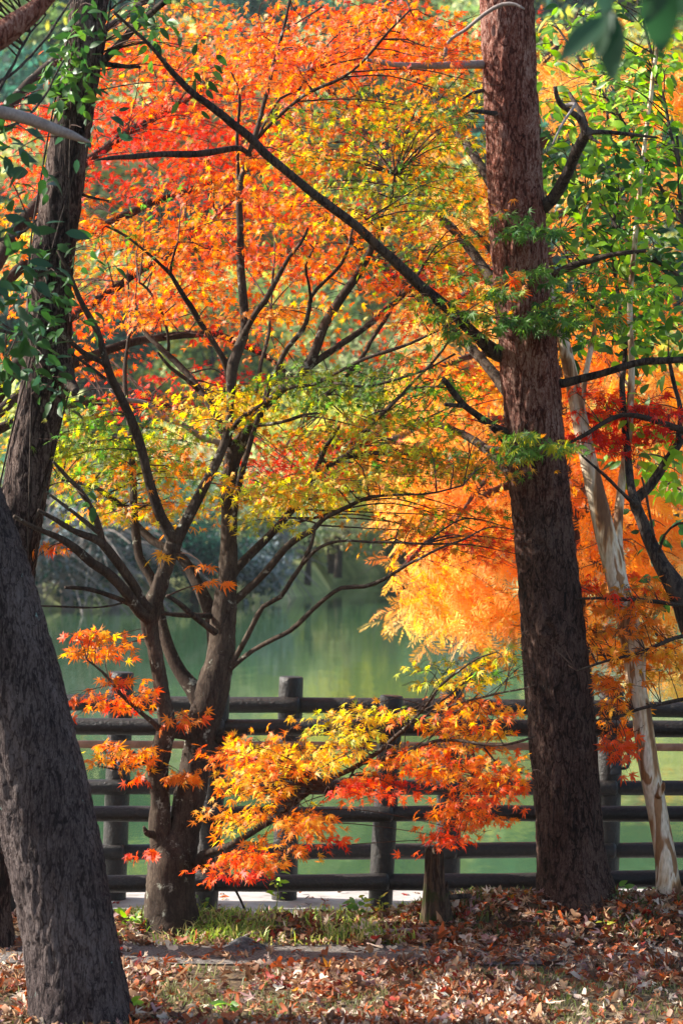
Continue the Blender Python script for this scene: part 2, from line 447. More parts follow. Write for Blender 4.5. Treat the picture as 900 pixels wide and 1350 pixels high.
def clump_template(seed=0, n=7):
    """a tuft of small leaf blades, for foliage across the water"""
    r = np.random.default_rng(seed); V, f, T = [], [], []
    for k in range(n):
        c = r.normal(0, .5, 3); a = r.normal(0, 1, 3); a /= np.linalg.norm(a); b = np.cross(a, r.normal(0, 1, 3)); b /= np.linalg.norm(b)
        i = len(V); V += [c - a * .35, c + b * .17, c + a * .35, c - b * .17]; f += [[i, i + 1, i + 2], [i, i + 2, i + 3]]; T += [.5] * 4
    return np.array(V), np.array(f), np.array(T)

def frames(d, nrm):
    d = d / (np.linalg.norm(d, axis=1)[:, None] + 1e-9)
    nrm = nrm - d * np.sum(d * nrm, axis=1)[:, None]; nrm /= np.linalg.norm(nrm, axis=1)[:, None] + 1e-9
    s = np.cross(d, nrm)
    return np.stack([s, d, nrm], -1)

def stamp(templates, pos, R, sc, col, tipgain=0.12):
    """joined leaves: pos Nx3, R Nx3x3, sc N, col Nx3"""
    N = len(pos); which = rng.integers(0, len(templates), N); Vs, Fs, Cs, k = [], [], [], 0
    for t, (V, f, T) in enumerate(templates):
        m = np.nonzero(which == t)[0]
        if not len(m): continue
        W = np.einsum('nij,vj->nvi', R[m], V) * sc[m][:, None, None] + pos[m][:, None]
        c = col[m][:, None, :] * (1 + tipgain * (T[None, :, None] - .5) * np.array([0.4, -1.6, -1.0]))
        Vs.append(W.reshape(-1, 3)); Cs.append(np.clip(c, 0.003, .95).reshape(-1, 3))
        Fs.append((f[None] + (np.arange(len(m)) * len(V))[:, None, None]).reshape(-1, 3) + k); k += len(m) * len(V)
    return np.vstack(Vs), np.concatenate(Fs), np.vstack(Cs)

PAL = {'R': (240, 58, 32), 'RO': (246, 96, 36), 'O': (250, 138, 42), 'YO': (248, 174, 54), 'Y': (240, 202, 62), 'YG': (172, 174, 58),
       'G': (96, 134, 56), 'DG': (56, 92, 44), 'DR': (214, 54, 48), 'PK': (240, 84, 78), 'OL': (212, 142, 58), 'LG': (152, 192, 58), 'BG': (52, 84, 60),
       'CA': (250, 172, 76), 'CB': (246, 152, 60), 'CC': (252, 194, 112), 'CD': (226, 126, 52)}
def parse(s):
    out = []
    for w in s.split():
        k = w.rstrip('0123456789'); n = int(w[len(k):] or 1); out.append((k, n))
    t = sum(n for _, n in out); return [k for k, _ in out], np.array([n / t for _, n in out])

LEAFMESH = {}
def leaf_variant(kind, k, key, mat):
    """shared mesh for one single leaf of a given shape and palette colour"""
    kk = (kind, k, key)
    if kk not in LEAFMESH:
        V, f, T = SINGLE[kind][k]
        c = lin(PAL[key])[None] * (1 + .14 * (T[:, None] - .5) * np.array([0.4, -1.6, -1.0]))
        LEAFMESH[kk] = mesh('leaf', V, [f], M[mat], np.clip(c, .003, .95))
    return LEAFMESH[kk]
def petiole(T):
    V, f, t = T; n = len(V)
    V = np.vstack([V, [[-.02, 0, 0], [.02, 0, 0], [0, -.7, .1]]]); return V, np.vstack([f, [[n, n + 1, n + 2]]]), np.append(t, [0, 0, 0])
SINGLE = {'maple': [petiole(maple_template(7, True, s, .15 + .12 * s)) for s in range(4)], 'ovate': [ovate_template(s, .2 + .02 * s, .1, .1 + .1 * s) for s in range(4)],
          'feather': [feather_template(8, s) for s in range(3)]}
MASS = {'maple': [maple_template(7, False, s, .1 + .08 * s) for s in range(5)] + [maple_template(7, True, s + 9, .2) for s in range(3)],
        'ovate': SINGLE['ovate'], 'feather': [feather_template(8, s) for s in range(5)]}

def foliage(root, key, kind, L, mat, singles=300):
    """L: dict pos, d, n, sc, col, key  -> 300 leaves that show largest as parts, the rest as one crown"""
    pos = np.vstack(L['pos']); d = np.vstack(L['d']); nn = np.vstack(L['n']); sc = np.concatenate(L['sc']); col = np.vstack(L['col']); ky = np.concatenate(L['key'])
    R = frames(d, nn)
    px = 450 + pos[:, 0] / pos[:, 1] * F; py = YH - (pos[:, 2] - HC) / pos[:, 1] * F
    vis = (px > 5) & (px < 895) & (py > 5) & (py < 1345)
    view = pos - np.array([0, 0, HC]); view /= np.linalg.norm(view, axis=1)[:, None]
    size = np.abs(np.sum(R[:, :, 2] * view, 1)) * (sc / pos[:, 1]) ** 2 * vis
    size = size * np.exp(-(pos[:, 1] - pos[:, 1].min()) * 0.6)
    top = np.argsort(-size)[:singles]; top = top[size[top] > 0]
    rest = np.setdiff1d(np.arange(len(pos)), top); par = root; inv = Matrix.Translation(-BASES[root.name])
    if len(rest):
        V, f, c = stamp(MASS[kind], pos[rest], R[rest], sc[rest], col[rest])
        o = part('crown', mesh('crown', V, [f], M[mat], c), root); o['kind'] = 'stuff'; par = o; inv = Matrix()
    for i in top:
        o = bpy.data.objects.new('leaf', leaf_variant(kind, int(i) % len(SINGLE[kind]), str(ky[i]), mat)); COL.objects.link(o); o.parent = par
        o.matrix_parent_inverse = inv
        m = Matrix([list(R[i][r] * sc[i]) + [pos[i][r]] for r in range(3)] + [[0, 0, 0, 1]]); o.matrix_basis = m
    return len(pos)

def newL(clear=True): return dict(pos=[], d=[], n=[], sc=[], col=[], key=[], clear=clear)
def add(L, pos, d, n, sc, keys):
    if L.get('clear'):                           # nothing grows against the bare part of the straight pine
        px = 450 + pos[:, 0] / pos[:, 1] * F; py = YH - (pos[:, 2] - HC) / pos[:, 1] * F; c = np.interp(py, [0, 270, 480, 760, 1060, 1180], [668, 680, 697, 722, 748, 759])
        k = ~((np.abs(px - c) < 50) & (pos[:, 1] < 10.95) & (((py > 640) & (py < 1200)) | (py < 262) | ((py > 478) & (py < 570))))
        by = np.interp(px, [150, 178, 205, 235, 295, 360, 440, 525, 600, 650], [15, 40, 70, 105, 152, 210, 275, 350, 415, 463]); k &= ~((px > 250) & (px < 655) & (np.abs(py - by) < 11) & (pos[:, 1] < 10.8) & (rng.random(len(px)) < .8))
        by = np.interp(px, [268, 300, 345, 400, 470, 520, 560], [1127, 1116, 1090, 1050, 1010, 972, 932]); k &= ~((px > 270) & (px < 575) & (np.abs(py - by) < 8.5) & (pos[:, 1] < 10.3))
        if not k.any(): return
        pos, d, n, sc, keys = pos[k], d[k], n[k], sc[k], [q for q, z in zip(keys, k) if z]
    col = np.array([lin(PAL[k]) for k in keys])
    col = col * (1 + rng.normal(0, .16, (len(col), 1))) * (1 + rng.normal(0, .09, col.shape))
    L['pos'].append(pos); L['d'].append(d); L['n'].append(n); L['sc'].append(sc); L['col'].append(np.clip(col, .004, .9)); L['key'].append(np.array(keys))

TW = {}
def twig(key, pts, r0, r1, sides=4):
    pts = np.asarray(pts, float); rad = np.linspace(r0, r1, len(pts))
    A = smoothpts(np.hstack([pts, rad[:, None]]), 0.06)
    TW.setdefault(key, []).append(tube(A, sides, cap=False))

def near_branch(key, c):
    best, bd, bi = None, 1e9, 0
    for A in BR.get(key, []):
        dd = np.linalg.norm((A[:, :3] - c) * np.array([1, .8, 1.1]), axis=1) + (A[:, 2] > c[2] + .05) * .25
        i = int(np.argmin(dd))
        if dd[i] < bd: best, bd, bi = A, dd[i], i
    return best, bi, bd

def sprays(key, L, blobs, Yr, rad=.27, per=44, size=(.020, .035), flat=.24, hang=.35, maxtwig=1.4, twr=.0032, thin=1.0):
    """flat layered sprays of palmate leaves on fanned twiglets"""
    for (cx, cy, rx, ry, ns, pal) in blobs:
        ks, pr = parse(pal)
        for _ in range(max(1, int(ns * thin))):
            a = rng.random() * 2 * math.pi; q = math.sqrt(rng.random())
            Y = rng.uniform(*Yr); c = P(cx + rx * q * math.cos(a), cy + ry * q * math.sin(a), Y)
            A, bi, bd = near_branch(key, c)
            if A is not None:
                s = A[bi, :3]; out = c - s
            else: out = rng.normal(0, 1, 3)
            out[2] *= .3; out[:2] += rng.normal(0, .15, 2); out /= np.linalg.norm(out) + 1e-6
            lat = np.cross(out, [0, 0, 1.0]); lat /= np.linalg.norm(lat) + 1e-6
            r = rad * rng.uniform(.7, 1.25)
            if A is not None and bd < maxtwig:
                mid = (s * .5 + c * .5) + np.array([0, 0, .06 * bd]) + rng.normal(0, .03 * bd, 3)
                twig(key, [s, mid, c, c + out * r * .8 - np.array([0, 0, .03])], min(twr, A[bi, 3] * .8) * (1 + .5 * min(bd, 1)), .0009)
            n = int(per * rng.uniform(.7, 1.3))
            u = rng.uniform(-.75, 1.0, n); v = rng.normal(0, .5, n) * (1 - .5 * np.abs(u))
            droop = -hang * r * (u ** 2 * .4 + v ** 2 * .4)
            pos = c + (out * u[:, None] + lat * v[:, None]) * r + np.stack([rng.normal(0, .008, n), rng.normal(0, .008, n), droop + rng.normal(0, flat * r * .35, n)], -1)
            for tk in range(5):
                j = rng.integers(0, n); b0 = c + out * r * (u[j] - .35)
                twig(key, [b0, (b0 + pos[j]) / 2 + [0, 0, .01], pos[j]], .0013, .0006, 3)
            d = out * (u[:, None] + .5) + lat * v[:, None] * 1.6 + rng.normal(0, .45, (n, 3)); d[:, 2] -= hang + .25
            nn = np.array([-.42, -.28, .62]) + rng.normal(0, .5, (n, 3))
            sz = rng.uniform(*size, n)
            main = rng.choice(len(ks), p=pr); kk = np.where(rng.random(n) < .42, main, rng.choice(len(ks), n, p=pr))
            add(L, pos, d, nn, sz, [ks[t] for t in kk])

def tuft(key, L, blobs, Yr, per=9, size=(.07, .10), rad=.10, maxtwig=1.2, twr=.003, hang=.3):
    """rosettes of ovate leaves at twig ends"""
    for (cx, cy, rx, ry, ns, pal) in blobs:
        ks, pr = parse(pal)
        for _ in range(ns):
            a = rng.random() * 2 * math.pi; q = math.sqrt(rng.random()); Y = rng.uniform(*Yr)
            c = P(cx + rx * q * math.cos(a), cy + ry * q * math.sin(a), Y)
            A, bi, bd = near_branch(key, c)
            if A is not None and bd < maxtwig:
                s = A[bi, :3]; twig(key, [s, (s + c) / 2 + rng.normal(0, .04 * bd, 3) + [0, 0, .03], c], min(twr, A[bi, 3] * .8) * (1 + .5 * bd), .0012)
            n = int(per * rng.uniform(.6, 1.5)); d = rng.normal(0, 1, (n, 3)); d[:, 2] = d[:, 2] * .6 - hang; d /= np.linalg.norm(d, axis=1)[:, None]
            pos = c + d * rng.uniform(.1, 1, n)[:, None] * rad + rng.normal(0, rad * .35, (n, 3))
            nn = np.array([-.35, -.25, .65]) + rng.normal(0, .45, (n, 3))
            main = rng.choice(len(ks), p=pr); kk = np.where(rng.random(n) < .6, main, rng.choice(len(ks), n, p=pr))
            add(L, pos, d, nn, rng.uniform(*size, n), [ks[t] for t in kk])

def twigs_done(root, key, mat='twig'):
    if key in TW:
        V, fs = join(TW.pop(key)); o = part('twigs', mesh('twigs', V, fs, M[mat]), root); o['kind'] = 'stuff'
#@@TREES

# ------------------------------------------------------------------ pines and the leaning front trunk
FLARE = .38
def trunk(root, pts, Y0, Y1, mat, amp, sides=128, step=0.012, knots=(), sx=38, sz=8.0, seed=0):
    A = pxpath(pts, Y0, Y1, step, 0.0); bd_ = bark_disp(amp, sx, sz, seed, knots); zb = A[0, 2]
    def dd_(V, th, R):                           # root flare in uneven lobes at the foot
        w = np.exp(-np.clip(V[..., 2] - zb, 0, 9) / .085); lob = (.35 + .65 * np.abs(np.sin(th * 2.5 + seed + .6))) * (.6 + .8 * np.abs(np.sin(th * 1.0 + seed * 1.7)))
        return bd_(V, th, R) + w * lob[None] * R[:, None] * FLARE
    V, fs = tube(A, sides, dd_); return part('trunk', mesh('trunk', V, fs, M[mat]), root)

def knot(px, py, Y, half, r=.05, a=.032):
    p = P(px, py, Y - half / F * Y); return (p[0], p[1], p[2], r, a)

# right pine
YP = 10.7
pine = thing('pine_tree', 'tall straight pine with dark furrowed trunk turning reddish above, on the leafy mound', 'tree', P(758, 1182, YP))
trunk(pine, [(762, 1215, 122), (759, 1180, 106), (752, 1130, 93), (748, 1060, 90), (741, 980, 89), (733, 880, 87), (722, 760, 83), (707, 610, 77), (697, 480, 80), (690, 400, 78), (680, 270, 76), (672, 120, 73), (668, 0, 73), (664, -200, 70), (655, -600, 56), (650, -1000, 40)], YP, YP, 'pine', .009,
      knots=[knot(712, 718, YP, 40), knot(722, 828, YP, 42), knot(705, 943, YP, 30, .03, .012), knot(652, 150, YP, 25, .02, .012), knot(660, 463, YP, 34, .05, .012)])
branch(pine, 'pine', [(664, 468, 24), (648, 462, 21), (628, 444, 16), (600, 415, 16), (560, 382, 15), (525, 350, 14), (480, 310, 13), (440, 275, 13), (400, 245, 12), (360, 210, 12), (330, 180, 12), (295, 152, 11), (262, 128, 10), (235, 105, 9), (205, 70, 6), (178, 40, 5), (150, 15, 4)], YP, 9.6, 'dark', sides=12, wob=.03)
branch(pine, 'pine', [(675, 572, 13), (655, 565, 11), (632, 550, 10), (610, 532, 9), (596, 515, 9), (584, 500, 7)], YP, 10.3, 'dark', wob=.015)
branch(pine, 'pine', [(612, 535, 6), (598, 534, 6), (585, 533, 5)], 10.42, 10.38, 'dark')
branch(pine, 'pine', [(718, 505, 16), (742, 505, 13), (770, 498, 11), (810, 488, 10), (850, 478, 10), (905, 474, 9), (960, 462, 6)], YP, 10.5, 'dark', wob=.02)
branch(pine, 'pine', [(712, 275, 20), (728, 262, 17), (742, 238, 16), (756, 210, 15), (770, 182, 15), (775, 172, 15)], YP, 10.3, 'dark', wob=.015)
branch(pine, 'pine', [(772, 180, 13), (766, 160, 10), (752, 148, 8), (740, 138, 8), (734, 126, 7), (731, 113, 6)], 10.32, 10.2, 'dark')
branch(pine, 'pine', [(772, 180, 13), (768, 155, 9), (758, 138, 7), (750, 122, 5)], 10.32, 10.5, 'dark')
branch(pine, 'pine', [(744, 140, 7), (757, 137, 6), (748, 150, 4), (738, 168, 4), (730, 190, 3)], 10.25, 10.1, 'greybr')
branch(pine, 'pine', [(772, 175, 8), (790, 174, 7), (820, 176, 6), (866, 180, 4)], 10.32, 10.45, 'dark')
branch(pine, 'pine', [(775, 178, 7), (782, 184, 5), (793, 190, 2)], 10.32, 10.2, 'dark')
branch(pine, 'pine', [(645, 84, 14), (625, 85, 12), (600, 86, 11), (560, 87, 9), (520, 85, 8), (484, 80, 5)], YP, 10.4, 'greybr', wob=.02)
branch(pine, 'pine', [(586, 80, 6), (588, 62, 5), (596, 50, 5), (615, 38, 5), (640, 18, 5), (662, 6, 6), (678, 6, 5), (690, 12, 3)], 10.42, 10.25, 'greybr', wob=.01)
branch(pine, 'pine', [(655, 150, 8), (640, 148, 7), (622, 146, 5)], 10.62, 10.4, 'dark', wob=.005)
branch(pine, 'pine', [(640, 118, 6), (625, 122, 5), (610, 130, 3)], YP, 10.5, 'dark', wob=.005)
branch(pine, 'pine', [(592, 545, 0), (640, 560, 3), (668, 590, 4)][::-1], YP, 10.4, 'dark', wob=.01)

# left pine
YL = 10.3
lpine = thing('pine_tree', 'slender pine leaning right with sunlit left edge, wrapped in a leafy vine', 'tree', P(-28, 1235, YL))
trunk(lpine, [(-28, 1260, 96), (-28, 1230, 84), (-22, 1100, 76), (-14, 960, 72), (2, 830, 70), (20, 720, 66), (38, 620, 62), (52, 540, 62), (62, 490, 66), (64, 440, 62), (66, 380, 60), (72, 320, 58), (84, 240, 55), (98, 150, 52), (110, 70, 51), (119, 0, 50), (138, -160, 46), (150, -500, 34)], YL, YL, 'pineleft', .007, sides=72, seed=5,
      knots=[knot(80, 488, YL, 12, .05, .03), knot(52, 330, YL, 26, .035, .016)])
branch(lpine, 'lpine', [(70, 485, 26), (86, 490, 24), (92, 505, 18), (100, 514, 11), (96, 520, 5)], YL, 10.1, 'dark', wob=.01, name='broken_stub')
branch(lpine, 'lpine', [(108, 92, 16), (130, 85, 12), (150, 66, 11), (172, 42, 11), (200, 16, 10), (232, -10, 8)], YL, 10.1, 'dark', wob=.015)
branch(lpine, 'lpine', [(118, 88, 10), (140, 85, 8), (163, 88, 7), (185, 88, 4)], YL, 10.2, 'dark', wob=.01)
branch(lpine, 'lpine', [(95, 200, 6), (70, 118, 4), (30, 126, 4), (0, 128, 3)][0:1] + [(78, 120, 5), (50, 124, 4), (25, 130, 3)], YL, 10.1, 'dark')
branch(lpine, 'lpine', [(104, 255, 5), (125, 262, 4), (142, 266, 3)], YL, 10.2, 'dark')

# front leaning trunk
YF = 8.85
fp = thing('pine_tree', 'thick lichen-spotted trunk with furrowed grey bark, leaning left beside the path', 'tree', P(108, 1345, YF))
trunk(fp, [(112, 1380, 150), (108, 1345, 136), (100, 1290, 128), (86, 1200, 124), (66, 1100, 128), (42, 1000, 128), (14, 890, 130), (-14, 790, 130), (-48, 690, 126), (-95, 560, 118), (-160, 380, 108), (-230, 180, 100), (-320, -100, 84), (-400, -450, 60)], YF, YF, 'front', .008, seed=11, sx=46, sz=10.0,
      knots=[knot(20, 905, YF, 50, .05, .012), knot(92, 1318, YF, 55, .05, .006), knot(118, 1185, YF, 20, .02, .006)])

# ------------------------------------------------------------------ main maple
YM = 10.55
mp = thing('maple_tree', 'sharp-focus maple with twin grey stems and orange, yellow and green leaves before the fence', 'tree', P(225, 1215, YM))
A = [pxpath([(228, 1240, 92), (226, 1212, 76), (224, 1180, 66), (226, 1140, 62), (228, 1112, 50), (232, 1092, 26)], YM, YM, .012),
     pxpath([(220, 1140, 40), (212, 1095, 32), (211, 1050, 26), (208, 1018, 28), (216, 975, 27), (221, 958, 26), (214, 915, 21), (206, 865, 20), (198, 828, 24), (199, 806, 28), (208, 780, 24), (219, 748, 22), (230, 715, 22)], YM, 10.4, .012),
     pxpath([(236, 1135, 46), (244, 1090, 42), (252, 1040, 42), (259, 1000, 40), (268, 955, 43), (280, 908, 46), (291, 862, 38), (295, 812, 36), (300, 758, 27), (302, 700, 23), (301, 650, 21), (305, 612, 22), (311, 588, 28)], YM, 10.7, .012)]
V, fs = join([tube(a, 40, bark_disp(.005, 34, 11, 2)) for a in A]); part('trunk', mesh('trunk', V, fs, M['maple']), mp)
for a in A: BR.setdefault('mp', []).append(a)
mb = lambda pts, Y0, Y1=None, **k: branch(mp, 'mp', pts, Y0, Y1, **k)
mb([(270, 935, 30), (254, 908, 24), (238, 888, 19), (224, 858, 17), (213, 815, 14), (205, 775, 13), (197, 757, 13), (184, 735, 12), (178, 690, 12), (176, 650, 11), (173, 600, 9), (168, 540, 7), (165, 490, 6), (172, 430, 5)], 10.6, 11.0, sides=14)
mb([(286, 862, 24), (281, 820, 22), (272, 795, 19), (258, 765, 16), (244, 740, 14), (225, 725, 12), (200, 711, 11), (178, 690, 10), (160, 668, 9), (140, 652, 8), (118, 640, 6), (80, 632, 4)], 10.65, 11.1, sides=14)
mb([(230, 718, 18), (244, 690, 16), (257, 667, 15), (272, 637, 14), (287, 607, 13), (296, 585, 12), (301, 560, 11), (304, 530, 10), (306, 505, 14), (308, 480, 15), (316, 455, 14), (323, 430, 13), (321, 385, 12), (316, 345, 11), (316, 300, 10), (315, 250, 9), (322, 222, 7), (337, 177, 7), (350, 130, 6), (358, 95, 5), (372, 43, 5), (383, 0, 4), (392, -40, 3)], 10.4, 10.6, sides=14)
mb([(230, 716, 18), (222, 700, 16), (212, 680, 15), (203, 655, 14), (196, 630, 13), (188, 595, 13), (176, 560, 13), (165, 535, 12), (152, 508, 11), (143, 487, 11), (135, 460, 10), (128, 435, 9), (112, 405, 8), (100, 380, 7), (90, 358, 6), (75, 330, 4)], 10.4, 10.15, sides=12)
mb([(142, 485, 8), (133, 477, 8), (115, 468, 8), (100, 457, 7), (83, 443, 6), (68, 430, 5)], 10.18, 10.0)
mb([(140, 500, 5), (120, 485, 5), (100, 470, 4), (82, 460, 3)], 10.2, 10.3)
mb([(198, 815, 20), (184, 805, 17), (172, 788, 15), (158, 770, 14), (142, 754, 14), (123, 742, 13), (100, 722, 12), (75, 706, 9), (50, 697, 7), (20, 680, 5)], 10.4, 10.0, sides=12)
mb([(198, 808, 18), (188, 795, 16), (178, 775, 14), (166, 755, 13), (152, 735, 13), (134, 714, 12), (115, 706, 10), (96, 698, 8), (75, 685, 7), (52, 672, 5)], 10.4, 10.1, sides=12)
mb([(136, 716, 10), (132, 700, 9), (127, 683, 9), (120, 668, 8), (112, 655, 8), (100, 640, 7), (90, 630, 6), (72, 610, 4)], 10.25, 10.0)
mb([(130, 702, 7), (110, 686, 6), (90, 670, 5), (70, 655, 4), (55, 645, 3)], 10.2, 10.25)
mb([(183, 801, 9), (165, 793, 8), (145, 785, 7), (118, 777, 6), (87, 775, 5)], 10.4, 10.1, wob=.01)
mb([(176, 790, 5), (150, 798, 3), (110, 801, 3), (52, 799, 3)], 10.38, 10.0, wob=.01)
mb([(284, 834, 10), (268, 822, 9), (250, 808, 8), (236, 795, 7), (221, 786, 5)], 10.55, 10.3, mat='dark', wob=.01)
mb([(278, 812, 8), (240, 811, 7), (225, 810, 6), (204, 806, 6)], 10.62, 10.42, wob=.005)
mb([(303, 712, 10), (309, 680, 9), (315, 645, 9), (320, 620, 9), (326, 595, 8), (334, 570, 7), (342, 548, 6)], 10.65, 10.5)
# right-hand limbs
mb([(300, 768, 16), (312, 750, 13), (334, 728, 12), (355, 707, 11), (376, 683, 10), (395, 660, 10), (411, 633, 9), (432, 615, 9), (457, 600, 8), (478, 575, 6), (495, 555, 5)], 10.7, 11.0)
mb([(410, 636, 7), (418, 618, 7), (427, 600, 7), (440, 575, 6), (452, 560, 4)], 10.8, 10.7)
mb([(300, 800, 14), (320, 783, 11), (343, 763, 10), (360, 743, 10), (377, 722, 10), (395, 708, 9), (413, 699, 8), (425, 686, 7), (440, 676, 7), (462, 666, 6), (487, 657, 5), (533, 652, 4), (575, 648, 3), (610, 640, 2)], 10.65, 10.3)
mb([(296, 888, 14), (307, 872, 9), (320, 850, 8), (333, 825, 8), (347, 800, 7), (370, 787, 7), (384, 765, 7), (397, 746, 6), (407, 725, 6), (413, 708, 5), (416, 690, 4)], 10.6, 10.35, wob=.01)
mb([(399, 744, 5), (414, 727, 5), (433, 717, 5), (458, 713, 4), (487, 715, 4), (520, 715, 4), (557, 717, 3)], 10.4, 10.2, wob=.01)
mb([(298, 886, 12), (310, 876, 7), (333, 858, 7), (360, 843, 7), (382, 832, 7), (400, 816, 7), (422, 795, 6), (450, 775, 6), (480, 773, 6), (508, 763, 5), (533, 747, 5), (556, 735, 4), (577, 723, 4), (610, 712, 3)], 10.6, 10.0, wob=.01)
# upper fan
mb([(311, 590, 22), (328, 568, 15), (348, 540, 12), (372, 514, 12), (390, 498, 12), (410, 472, 13), (423, 443, 13), (430, 425, 13), (440, 405, 13), (452, 388, 12), (467, 370, 12), (478, 353, 11), (487, 335, 10), (494, 315, 9), (505, 290, 7), (515, 262, 5), (520, 230, 3)], 10.7, 10.9, sides=12)
mb([(390, 500, 10), (405, 486, 9), (423, 472, 9), (440, 460, 9), (460, 447, 9), (480, 433, 8), (500, 417, 8), (516, 402, 7), (530, 390, 7), (545, 370, 5), (560, 345, 4)], 10.75, 11.0)
mb([(345, 545, 8), (350, 525, 8), (357, 507, 8), (368, 483, 7), (380, 460, 7), (395, 443, 7), (403, 427, 7), (408, 405, 6), (410, 390, 6), (428, 370, 5), (450, 347, 5), (458, 325, 4), (465, 300, 3)], 10.72, 10.5)
mb([(410, 398, 5), (407, 375, 4), (405, 350, 4), (415, 330, 3)], 10.55, 10.4)
mb([(306, 485, 10), (318, 452, 9), (333, 423, 8), (342, 405, 8), (350, 393, 8), (366, 365, 7), (383, 338, 6), (395, 322, 5), (405, 300, 4)], 10.52, 10.2)
mb([(338, 415, 5), (345, 440, 5), (350, 400, 5), (358, 380, 4), (362, 350, 3)][2:], 10.4, 10.6)
mb([(337, 520, 5), (345, 480, 5), (355, 440, 5), (358, 405, 4)], 10.6, 10.9)
mb([(430, 520, 6), (455, 500, 6), (480, 470, 6), (490, 450, 6), (500, 433, 6), (513, 412, 5), (525, 392, 4)], 10.8, 11.2)
mb([(345, 535, 7), (367, 517, 6), (390, 510, 5), (413, 507, 5), (445, 492, 5), (480, 474, 5), (510, 464, 5), (540, 453, 4), (567, 440, 4), (593, 427, 3)], 10.7, 10.4, wob=.01)
mb([(440, 505, 4), (480, 510, 4), (513, 503, 4), (540, 495, 4), (560, 488, 3), (600, 467, 3)], 10.5, 10.3, wob=.01)
mb([(510, 540, 5), (530, 520, 5), (548, 500, 4), (570, 478, 4), (597, 440, 3)], 10.5, 10.6, wob=.01)
mb([(455, 590, 5), (490, 560, 5), (530, 520, 4), (560, 510, 3), (590, 512, 2)], 10.9, 10.6, wob=.01)
mb([(315, 252, 6), (314, 215, 5), (315, 170, 5), (315, 123, 4), (305, 95, 3)], 10.55, 10.5)
mb([(330, 205, 6), (318, 196, 8), (300, 197, 9), (262, 203, 10), (215, 204, 9), (170, 206, 8), (140, 209, 5), (126, 211, 2)], 10.55, 9.9, mat='dark', wob=.012)
mb([(340, 182, 5), (360, 160, 5), (382, 142, 5), (400, 127, 5), (425, 115, 5), (453, 103, 4), (483, 77, 4), (513, 40, 4), (540, 13, 3)], 10.55, 10.3, wob=.015)
mb([(330, 200, 4), (352, 160, 4), (370, 130, 4), (395, 118, 4), (405, 95, 3)], 10.55, 10.8)
mb([(375, 40, 3), (400, 25, 3), (425, 8, 3)], 10.6, 10.4)
mb([(302, 585, 14), (290, 560, 11), (278, 535, 10), (268, 520, 10), (247, 493, 9), (232, 477, 9), (220, 466, 8), (200, 448, 7), (188, 435, 6), (178, 420, 5)], 10.65, 10.9)
mb([(262, 515, 6), (245, 500, 6), (225, 485, 5), (208, 465, 4)], 10.7, 10.6)
mb([(303, 500, 12), (297, 478, 9), (285, 455, 8), (263, 423, 8), (250, 402, 8), (238, 383, 7), (227, 363, 6), (213, 350, 5), (190, 330, 4), (167, 313, 4), (140, 300, 3)], 10.55, 10.3)
mb([(225, 360, 4), (228, 340, 4), (235, 320, 3)], 10.35, 10.3)
mb([(300, 588, 10), (283, 582, 8), (267, 577, 8), (253, 567, 8), (240, 560, 7), (226, 555, 7), (213, 548, 7), (200, 536, 7), (185, 529, 6), (163, 526, 6), (145, 515, 4)], 10.65, 10.5, mat='greybr')
mb([(222, 466, 5), (222, 440, 4), (210, 405, 4), (195, 380, 4), (185, 372, 3)], 10.85, 10.7)
mb([(318, 590, 10), (322, 575, 9), (330, 562, 8), (345, 560, 6), (370, 556, 5), (395, 548, 5), (420, 545, 3)], 10.68, 10.4)
mb([(306, 590, 9), (302, 575, 8), (316, 555, 7), (335, 540, 6), (345, 532, 4)], 10.68, 10.5)
mb([(262, 1140, 20), (268, 1127, 13), (285, 1121, 11), (300, 1116, 10), (325, 1103, 9), (345, 1090, 9), (370, 1072, 8), (400, 1050, 8), (430, 1030, 7), (470, 1010, 7), (485, 1000, 7), (500, 990, 6), (520, 972, 6), (540, 953, 5), (560, 932, 4), (580, 905, 4), (605, 885, 3), (630, 868, 3), (655, 860, 2)], 10.5, 9.4, wob=.012, sides=12)
mb([(478, 1006, 6), (500, 1003, 6), (520, 995, 6), (545, 985, 5), (575, 977, 5), (600, 976, 5), (640, 982, 4), (675, 980, 4), (705, 970, 3)], 9.99, 9.5, wob=.012)
mb([(538, 955, 4), (560, 945, 4), (585, 935, 4), (610, 925, 4), (650, 915, 3), (690, 908, 3), (705, 902, 2)], 9.8, 9.45, wob=.01)
mb([(555, 938, 3), (580, 925, 3), (605, 905, 3), (625, 890, 2)], 9.75, 9.5, wob=.01)
mb([(622, 982, 3), (625, 1005, 3), (620, 1035, 3), (622, 1060, 2)], 9.72, 9.6, wob=.01)
mb([(637, 985, 3), (655, 1008, 3), (675, 1035, 2)], 9.7, 9.6, wob=.01)
mb([(470, 1008, 4), (455, 1035, 3), (440, 1045, 3)], 10.0, 9.9, wob=.01)
mb([(318, 1112, 4), (345, 1113, 4), (352, 1130, 3), (346, 1150, 2)], 10.36, 10.2, wob=.01)
mb([(216, 970, 10), (205, 955, 8), (192, 945, 7), (175, 930, 6), (160, 915, 6), (150, 902, 5), (135, 885, 4), (115, 870, 3)], 10.5, 10.2, wob=.01)
mb([(202, 1000, 5), (185, 1008, 4), (160, 1015, 3), (130, 1010, 2)], 10.5, 10.3, wob=.01)
mb([(222, 968, 10), (235, 970, 9), (252, 972, 10)], 10.5, 10.52, wob=.0)
mb([(288, 975, 16), (300, 970, 13), (312, 972, 6), (325, 968, 3)], 10.6, 10.5, wob=.005, name='broken_stub')
mb([(203, 1100, 12), (194, 1098, 9), (190, 1090, 4)], 10.5, 10.45, wob=.0, name='broken_stub')

